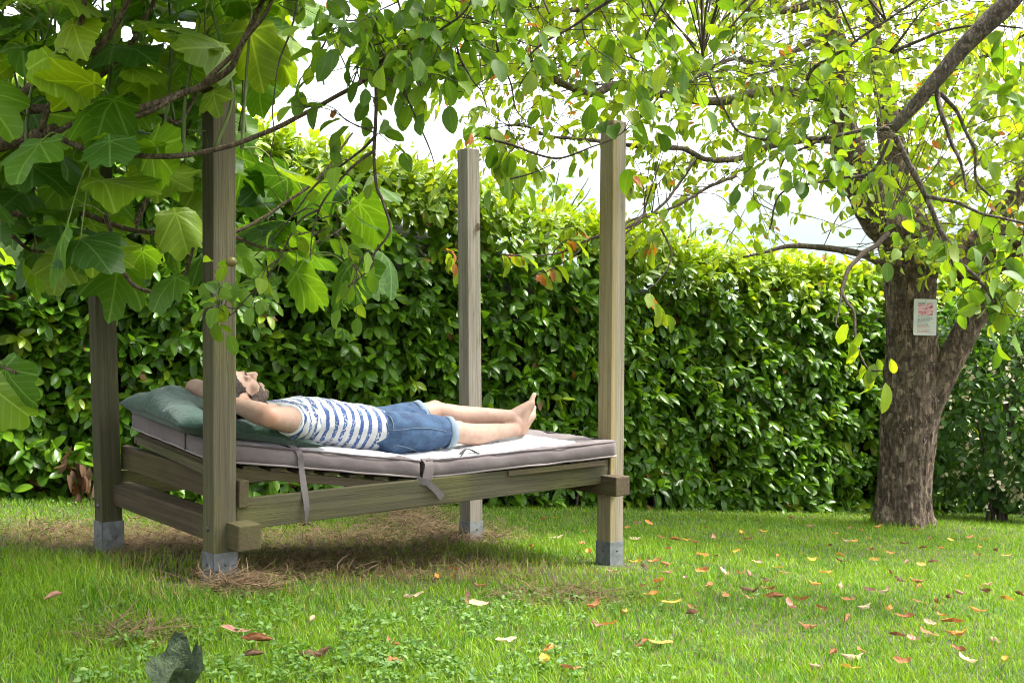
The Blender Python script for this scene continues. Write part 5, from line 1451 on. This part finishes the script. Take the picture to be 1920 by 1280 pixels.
for kx in range(14):
    x = .17; end = rng.uniform(.55, .80)
    while x < end:
        w_ = rng.uniform(.05, .14); rect('printed_line', x, yy, min(x + w_, end + .04), yy + .012, M['ink'] if kx < 8 else M['ink_red']); x += w_ + .025
    yy -= .033
disc('nail', so + ex * sw * .5 + ey * shh * .95 + yv * .004, yv, .004, .003, M['bolt'], sign)

# ================================================================== grass
HEADP = HP0
def in_front_of_hedge(x, y, m=0.0): return ((x - HP0[0]) * HN[0] + (y - HP0[1]) * HN[1]) > m
def under_bed(x, y):
    u = (x - PA[0]) * U[0] + (y - PA[1]) * U[1]; n = (x - PA[0]) * N_[0] + (y - PA[1]) * N_[1]
    return u, n
NG = 300000
yg = np.linspace(2.3, 13.4, 400); pdf = yg * yg ** -1.45; cdf = np.cumsum(pdf); cdf /= cdf[-1]
y = np.interp(rng.uniform(0, 1, NG), cdf, yg); pxg = rng.uniform(-180, 2100, NG); x = (pxg - 960) / F * y
ok = in_front_of_hedge(x, y, -.25)
u, n = under_bed(x, y)
p3 = np.stack([x, y, x * 0], -1)
dry = vnoise(p3, 1.1, 51) * .6 + vnoise(p3, 4.0, 52) * .4
core = (u > -.35) & (u < 2.35) & (n < .22) & (n > -1.6)
core_soft = np.clip(1 - np.maximum(np.maximum(-u - .1, u - 1.55), np.maximum(n - .05, -n - 1.45)) / .5, 0, 1)
ok &= ~((rng.uniform(0, 1, NG) < .72 * core_soft))
leftdry = .6 * np.clip((-1.25 - x) / .8, 0, 1) * np.clip((y - 4.55) / .4, 0, 1)
ok &= ~(rng.uniform(0, 1, NG) < .55 * leftdry)
x, y, dry, p3, u, n, core_soft = [a_[ok] for a_ in (x, y, dry, p3, u, n, core_soft)]
m = len(x); pxg, pyg = proj(np.stack([x, y, gz(x, y)], -1))
hgt = .040 * rng.uniform(.55, 1.35, m) * (1 + .35 * vnoise(p3, 1.7, 53))
tall = np.exp(-(((pxg - 230) / 230) ** 2 + ((pyg - 1075) / 55) ** 2)) + .7 * np.exp(-(((pxg - 900) / 330) ** 2 + ((pyg - 1040) / 40) ** 2))
hgt *= 1 + 1.9 * tall * rng.uniform(.3, 1, m)
for q_ in PLAN.values():
    b0 = bedp(*q_, 0); dd = np.hypot(x - b0[0], y - b0[1]); hgt *= 1 - .8 * np.exp(-(np.hypot(x - b0[0], y - b0[1] + .10) / .24) ** 2)
hgt *= np.where(pxg > 1050, .9, 1.0)
hgt *= 1 + 1.1 * np.exp(-(np.maximum(np.hypot(x - base[0], y - base[1]) - .24, 0) / .12) ** 2)
wid = (.0018 + .00038 * y) * rng.uniform(.7, 1.3, m)
az = rng.uniform(0, 2 * np.pi, m); lean = rng.uniform(.15, .95, m)
ld = np.stack([np.cos(az), np.sin(az), az * 0], -1)
fa = az + np.pi / 2 + rng.normal(0, .5, m); wd = np.stack([np.cos(fa), np.sin(fa), fa * 0], -1)
b0 = np.stack([x, y, gz(x, y) - .006], -1)
rows = []
for t, ww in ((0, 1.0), (.35, .9), (.7, .6)):
    c = b0 + np.array([0, 0, 1.0]) * (hgt * t * (1 - .25 * lean * t))[:, None] + ld * (hgt * lean * t * t)[:, None]
    rows += [c - wd * (wid * ww / 2)[:, None], c + wd * (wid * ww / 2)[:, None]]
rows.append(b0 + np.array([0, 0, 1.0]) * (hgt * (1 - .25 * lean))[:, None] + ld * (hgt * lean)[:, None])
Vg = np.stack(rows, 1).reshape(-1, 3)
o_ = (np.arange(m) * 7)[:, None]
q4 = np.concatenate([o_ + np.array([[0, 1, 3, 2]]), o_ + np.array([[2, 3, 5, 4]])]); q3 = o_ + np.array([[4, 5, 6]])
ton = np.where(rng.uniform(0, 1, m) < .03 + .14 * np.clip(dry, 0, 1) + .45 * core_soft, -rng.uniform(.4, 1, m), rng.uniform(0, .5, m) * (dry < .1))
grd = np.clip(rng.uniform(0, 1, m) * .7 + .15 - .3 * dry, 0, .99)
gme = mk_mesh('grass', Vg, [q4, q3], {'rnd': np.repeat(grd, 7), 'tone': np.repeat(ton, 7)}, None, True, M['grass'])
tag(obj('grass', gme), 'short green lawn grass with longer tufts round the bed', 'grass', kind='stuff')

# dry cut grass lying under and around the bed
def strands(nm, px0, px1, py0, py1, mound=0, sx=None):
    if sx: a_, b__ = rng.normal(sx[0], sx[2], nm), rng.normal(sx[1], sx[3], nm)
    else: a_, b__ = rng.uniform(px0, px1, nm), rng.uniform(py0, py1, nm)
    q = ground_many(a_, np.maximum(b__, 935))
    q[:, 2] += mound * rng.uniform(0, 1, nm) ** 1.5
    return q
st = np.concatenate([strands(1500, 190, 900, 985, 1062), strands(700, 430, 1000, 1050, 1090), strands(900, 0, 0, 0, 0, .10, (775, 985, 50, 17)), strands(700, 0, 0, 0, 0, .06, (860, 1012, 60, 12)),
                     strands(600, 0, 0, 0, 0, .06, (330, 1020, 70, 12)), strands(500, 0, 0, 0, 0, .05, (620, 1065, 110, 12)), strands(350, 0, 0, 0, 0, .05, (440, 1112, 40, 7)), strands(350, 0, 230, 990, 1030),
                     strands(250, 0, 0, 0, 0, .03, (110, 1000, 70, 10)), strands(260, 0, 0, 0, 0, .02, (1050, 1125, 60, 8)), strands(160, 0, 0, 0, 0, .02, (230, 1200, 40, 8)), strands(500, 0, 0, 0, 0, .07, (690, 1020, 90, 14))])
st = np.repeat(st, 3, 0) + rng.normal(0, .025, (len(st) * 3, 3)) * np.array([1, 1, .25])
m = len(st); st[:, 2] = np.maximum(st[:, 2], gz(st[:, 0], st[:, 1]) + .004)
az = rng.uniform(0, 6.283, m); ln = rng.uniform(.05, .17, m); bend = rng.normal(0, .9, m); el = rng.normal(.08, .25, m)
rows = []; c = st.copy(); wdt = .0026 * rng.uniform(.7, 1.4, m)
for k in range(4):
    d = np.stack([np.cos(az + bend * k / 3), np.sin(az + bend * k / 3), el - .22 * k / 3], -1); w_ = np.stack([-np.sin(az + bend * k / 3), np.cos(az + bend * k / 3), rng.normal(0, .4, m)], -1)
    ww = wdt * (1 if k < 3 else .3)
    rows += [c - w_ * ww[:, None] / 2, c + w_ * ww[:, None] / 2]; c = c + d * (ln / 3)[:, None]
    c[:, 2] = np.maximum(c[:, 2], gz(c[:, 0], c[:, 1]) + .006)
o_ = (np.arange(m) * 8)[:, None]
q4 = np.concatenate([o_ + np.array([[0, 1, 3, 2]]), o_ + np.array([[2, 3, 5, 4]]), o_ + np.array([[4, 5, 7, 6]])])
sme_ = mk_mesh('dry_grass', np.stack(rows, 1).reshape(-1, 3), [q4], {'rnd': np.repeat(rng.uniform(0, .99, m), 8), 'tone': np.zeros(m * 8)}, None, True, M['straw'])
tag(obj('dry_grass', sme_), 'brown dry cut grass lying under and beside the bed', 'dry grass', kind='stuff')

# broad-leaved weeds in the lawn
pts = []
while len(pts) < 1900:
    r = rng.uniform()
    if r < .62: a_, b__ = rng.normal(780, 260), rng.uniform(1120, 1300)
    elif r < .78: a_, b__ = rng.uniform(-40, 560), rng.uniform(948, 992)
    elif r < .90: a_, b__ = rng.uniform(-40, 640), rng.uniform(1150, 1290)
    else: a_, b__ = rng.uniform(560, 1950), rng.uniform(960, 975)
    if float(vnoise(np.array([a_ / 60, b__ / 25, 0]), 1.0, 61)) < -.05 and r < .9: continue
    pts.append((a_, b__))
pts = np.array(pts); pts = np.repeat(ground_many(pts[:, 0], pts[:, 1]), 4, 0); m = len(pts)
dr = np.concatenate([rng.normal(0, 1, (m, 2)), rng.uniform(.0, .6, (m, 1))], 1)
pts[:, 2] += rng.uniform(.008, .036, m)
W_ = thing('weeds', (0, 3.4, float(gz(0, 3.4))), 'small broad-leaved weeds growing in patches of the lawn', 'weeds')
sc_ = rng.uniform(.009, .022, m)
place_leaves(W_, T_ROUND, M['weed'], pts, frames(dr, rng.normal(0, .35, (m, 3)) + np.array([0, 0, 1.])), sc_, rng.uniform(0, 1, m), .3 * rng.uniform(0, 1, m) ** 2, singles=0)
W_ch = W_.children[0] if W_.children else None
if W_ch is not None:
    me_ = W_ch.data; bpy.data.objects.remove(W_ch); bpy.data.objects.remove(W_)
    tag(obj('weeds', me_), 'small broad-leaved weeds growing in patches of the lawn', 'weeds', kind='stuff')

# ================================================================== fallen leaves, one by one
FL = []
def addl(lst, ox, oy, s=2.977):
    for a_, b__ in lst: FL.append((ox + a_ / s, oy + b__ / s))
addl([(100,690),(235,690),(320,700),(375,700),(150,780),(370,790),(470,750),(480,790),(240,830),(370,840),(60,895),(60,945),(660,850),(720,625),(740,755),(780,895),(700,990),(890,630),(800,695),(920,855),(875,765),(1010,890),(920,970),(1040,800),(1130,810),(1160,700),(1220,740),(1240,530),(1040,500),(915,510),(1050,560),(1250,640),(1325,650),(1400,635),(1310,740),(1315,780),(1320,870),(1410,875),(1480,850),(1450,940),(1655,930),(1390,990),(1500,990),(1370,1040),(1530,1045),(1290,1085),(1200,1060),(1735,1080),(1590,1210),(1805,1210),(1000,1160),(945,1170),(830,1160),(750,1225),(935,1255),(1225,1215),(1590,720),(1680,800),(1700,750),(1650,590),(1660,545),(1600,490),(1680,495),(1500,500),(1380,495),(1340,550),(1440,555),(1550,810),(1815,860),(1880,830),(1090,425),(1295,440),(1330,405),(930,435),(1000,450),(710,415),(605,380),(740,370),(330,465),(450,457),(130,440),(365,500),(190,605),(295,580),(110,590),(70,510),(20,510),(175,500),(530,600),(850,465),(880,590),(820,540),(960,515),(575,690),(530,670),(420,640),(20,735),(600,895),(510,840),(1240,955),(1150,910),(1070,620),(1160,580),(1540,1130),(1810,590),(1750,560)], 1280, 850)
addl([(1130,390),(1190,380),(1030,500),(1200,495),(1345,535),(1380,590),(1515,690),(1695,675),(1740,630),(1815,635),(1640,645),(1815,685),(1780,750),(1670,770),(1730,825),(1845,880),(1410,890),(1580,920),(1430,1000),(1495,1010),(1680,1110),(1775,1095),(700,840),(770,885),(405,850),(780,765),(920,1090),(1130,1220),(1280,1265),(1170,1140),(290,1105),(290,1215),(1580,435),(1720,408),(1655,415),(1640,495),(1790,495),(1860,510),(1825,560),(1350,460),(620,680),(530,730),(1060,555)], 640, 850)
addl([(300,860),(1320,1040),(1430,1110),(1410,1190),(1730,975),(1750,1165),(760,390),(1700,430),(1780,450)], 0, 850)
def crumpled(seed, across, along, crump, width=.5):
    r = np.random.default_rng(seed); nr_, nc = 9, 5
    V, uv = [], []
    for i in range(nr_):
        t = i / (nr_ - 1); ww = .5 * width * max(.02, math.sin(math.pi * min(max(t, .02), .985) ** .9)) ** .6 * (1 + .12 * r.normal())
        for j in range(nc):
            u_ = (j / (nc - 1) - .5) * 2; al = across * u_ * (1 + .3 * math.sin(4 * t + seed)); 
            x_ = ww * (math.sin(al) / across if abs(across) > .05 else u_); z_ = ww * ((1 - math.cos(al)) / across if abs(across) > .05 else 0)
            be = along * (t - .5); y_ = math.sin(be) / along; z_ = z_ + (1 - math.cos(be)) / along
            V.append((x_, y_, z_)); uv.append((.5 + ww * u_, t))
    V = np.array(V); nzv = np.stack([vnoise(V * np.array([1, 1, .3]), 5.5, seed + a_) for a_ in (1, 2, 3)], -1)
    V = V + nzv * crump * np.array([.5, .5, 1.0])
    ii_ = (np.arange(nr_ - 1)[:, None] * nc + np.arange(nc - 1)[None]).ravel()
    return V, [np.stack([ii_, ii_ + 1, ii_ + nc + 1, ii_ + nc], -1)], np.array(uv)
T_DEAD = [crumpled(3, 1.3, .9, .09), crumpled(5, 2.6, .5, .07, .6), crumpled(8, .9, 1.4, .10, .55), crumpled(11, -1.8, .7, .12, .55), crumpled(14, .35, .4, .06, .52)]
def dead_mat(nm, c1, c2):
    m, nt, ns, ls, bs = mat(nm); b = NB(nt)
    f = b.noise(b.coords('Object'), 7, 4, .65); oi = b.n('ShaderNodeObjectInfo')
    col = b.mix(b.smooth(f, .3, .7), c1, c2)
    hsv = b.n('ShaderNodeHueSaturation'); b.l(col, hsv.inputs['Color']); b.l(b.math('ADD', b.math('MULTIPLY', oi.outputs['Random'], .6), .8), hsv.inputs['Value'])
    ls.new(hsv.outputs[0], bs.inputs['Base Color']); bs.inputs['Roughness'].default_value = .65; bs.inputs['Specular IOR Level'].default_value = .25
    ls.new(b.bump(f, .5, .05), bs.inputs['Normal'])
    tr = b.n('ShaderNodeBsdfTranslucent'); ls.new(hsv.outputs[0], tr.inputs['Color'])
    mx = b.n('ShaderNodeMixShader'); mx.inputs[0].default_value = .2
    ls.new(bs.outputs[0], mx.inputs[1]); ls.new(tr.outputs[0], mx.inputs[2]); ls.new(mx.outputs[0], ns['Material Output'].inputs['Surface'])
    return m
DC = [('dark brown', dead_mat('dead_dark', (.10, .05, .03), (.20, .11, .065)), .12), ('rusty brown', dead_mat('dead_rust', (.26, .10, .04), (.36, .17, .07)), .28), ('orange', dead_mat('dead_orange', (.48, .18, .04), (.56, .28, .07)), .24),
      ('yellow', dead_mat('dead_yellow', (.58, .42, .06), (.50, .28, .05)), .09), ('pinkish', dead_mat('dead_pink', (.40, .17, .13), (.48, .27, .20)), .14), ('pale tan', dead_mat('dead_pale', (.50, .36, .22), (.58, .46, .30)), .13)]
FORM = ['curled', 'tightly rolled', 'cupped', 'folded', 'flat']
meshes = {}
leaves_out = []
fixed = {}
for px_, py_ in FL:
    r = rng.uniform(); ci = int(np.searchsorted(np.cumsum([d[2] for d in DC]), r)); ci = min(ci, 5); fi = int(rng.integers(0, 5))
    if abs(px_ - 875) < 6 and abs(py_ - 1132) < 6: ci, fi = 4, 2
    if abs(px_ - 1255) < 8 and abs(py_ - 1145) < 8: ci, fi = 3, 4
    if (ci, fi) not in meshes:
        V_, f_, uv_ = T_DEAD[fi]; meshes[(ci, fi)] = mk_mesh('fallen_leaf', V_, f_, None, uv_, True, DC[ci][1])
    q = ground_at(px_, py_); q.z += rng.uniform(.022, .036)
    L = rng.uniform(.055, .088)
    a_ = rng.uniform(0, 6.283); dv = np.array([math.cos(a_), math.sin(a_), rng.normal(.0, .12)])
    if abs(px_ - 875) < 6 and abs(py_ - 1132) < 6: dv = np.array([.1, .3, 1.2])
    R3 = frames(dv[None], (np.array([0, 0, 1.]) + rng.normal(0, .3, 3))[None])[0]
    o = bpy.data.objects.new('fallen_leaf', meshes[(ci, fi)]); COL.objects.link(o)
    o.matrix_basis = Matrix([[*(R3[r_] * L), q[r_]] for r_ in range(3)] + [[0, 0, 0, 1]])
    if px_ < 640: zone = 'on the left lawn'
    elif py_ < 1010 and px_ < 1240: zone = 'behind the bed foot'
    elif py_ < 1045 and px_ > 1560: zone = 'by the cherry trunk base'
    elif py_ < 1045: zone = 'between bed and cherry trunk'
    elif px_ < 1130: zone = 'in front of the bed'
    elif px_ < 1340: zone = 'right of the stained post'
    elif py_ < 1140: zone = 'on the open right lawn'
    elif px_ < 1620: zone = 'at the bottom edge right of middle'
    else: zone = 'in the bright lower right corner'
    leaves_out.append((o, px_, '%s %s fallen leaf' % (FORM[fi], DC[ci][0]), zone))
ORD = ['leftmost', 'second from left', 'third from left', 'fourth from left', 'fifth from left', 'sixth from left', 'seventh from left']
bykey = {}
for o, x_, a_, z_ in leaves_out: bykey.setdefault((a_, z_), []).append((x_, o))
for (a_, z_), l_ in bykey.items():
    l_.sort(key=lambda t_: t_[0])
    for i_, (x_, o) in enumerate(l_):
        tag(o, (a_ + ' ' + z_) if len(l_) == 1 else a_ + ' ' + z_ + ', ' + ORD[min(i_, 6)], 'leaf', 'fallen leaves on the lawn')

# the big withered fig leaf at the bottom edge
V_, f_, uv_ = fig_template(L5, 11, -.55, .45)
rr = np.hypot(V_[:, 0], V_[:, 1]); V_ = V_.copy()
V_[:, 2] += .22 * vnoise(V_ * np.array([1, 1, 0]), 4.5, 3) + .3 * np.clip(rr - .22, 0, 1); V_[:, 0] *= 1.25
V_[:, :2] *= (1 - .35 * np.clip(rr - .25, 0, 1) / .4)[:, None]
me_ = mk_mesh('fig_leaf', V_, f_, None, uv_, True, dead_mat('withered_fig', (.02, .032, .016), (.06, .085, .04)))
q = ground_at(312, 1318); o = obj('fig_leaf', me_)
R3 = frames(np.array([[.45, .8, .0]]), np.array([[.1, .05, 1.]]))[0]
o.matrix_basis = Matrix([[*(R3[r_] * .17), (q.x, q.y, q.z + .045)[r_]] for r_ in range(3)] + [[0, 0, 0, 1]])
tag(o, 'large curled dark green fig leaf lying at the bottom left of the lawn', 'leaf')

# ================================================================== haze in the valley air
g = Geo()
x0, x1, y0, y1, z0, z1 = -9200, 9200, -90, 12200, -8.6, 1300
g.add([(x, y, z) for z in (z0, z1) for y in (y0, y1) for x in (x0, x1)], [[(0, 2, 3, 1), (4, 5, 7, 6), (0, 1, 5, 4), (2, 6, 7, 3), (0, 4, 6, 2), (1, 3, 7, 5)]])
m_ = bpy.data.materials.new('haze_air'); m_.use_nodes = True
for n_ in list(m_.node_tree.nodes):
    if n_.type == 'BSDF_PRINCIPLED': m_.node_tree.nodes.remove(n_)
pv = m_.node_tree.nodes.new('ShaderNodeVolumePrincipled')
pv.inputs['Color'].default_value = (.74, .86, 1.0, 1); pv.inputs['Density'].default_value = 0.00005; pv.inputs['Anisotropy'].default_value = 0.2
m_.node_tree.links.new(pv.outputs[0], m_.node_tree.nodes['Material Output'].inputs['Volume'])
hz_o = g.build('haze', m_, smooth=False)
tag(hz_o, 'pale blue haze in the valley air', 'haze', kind='stuff')
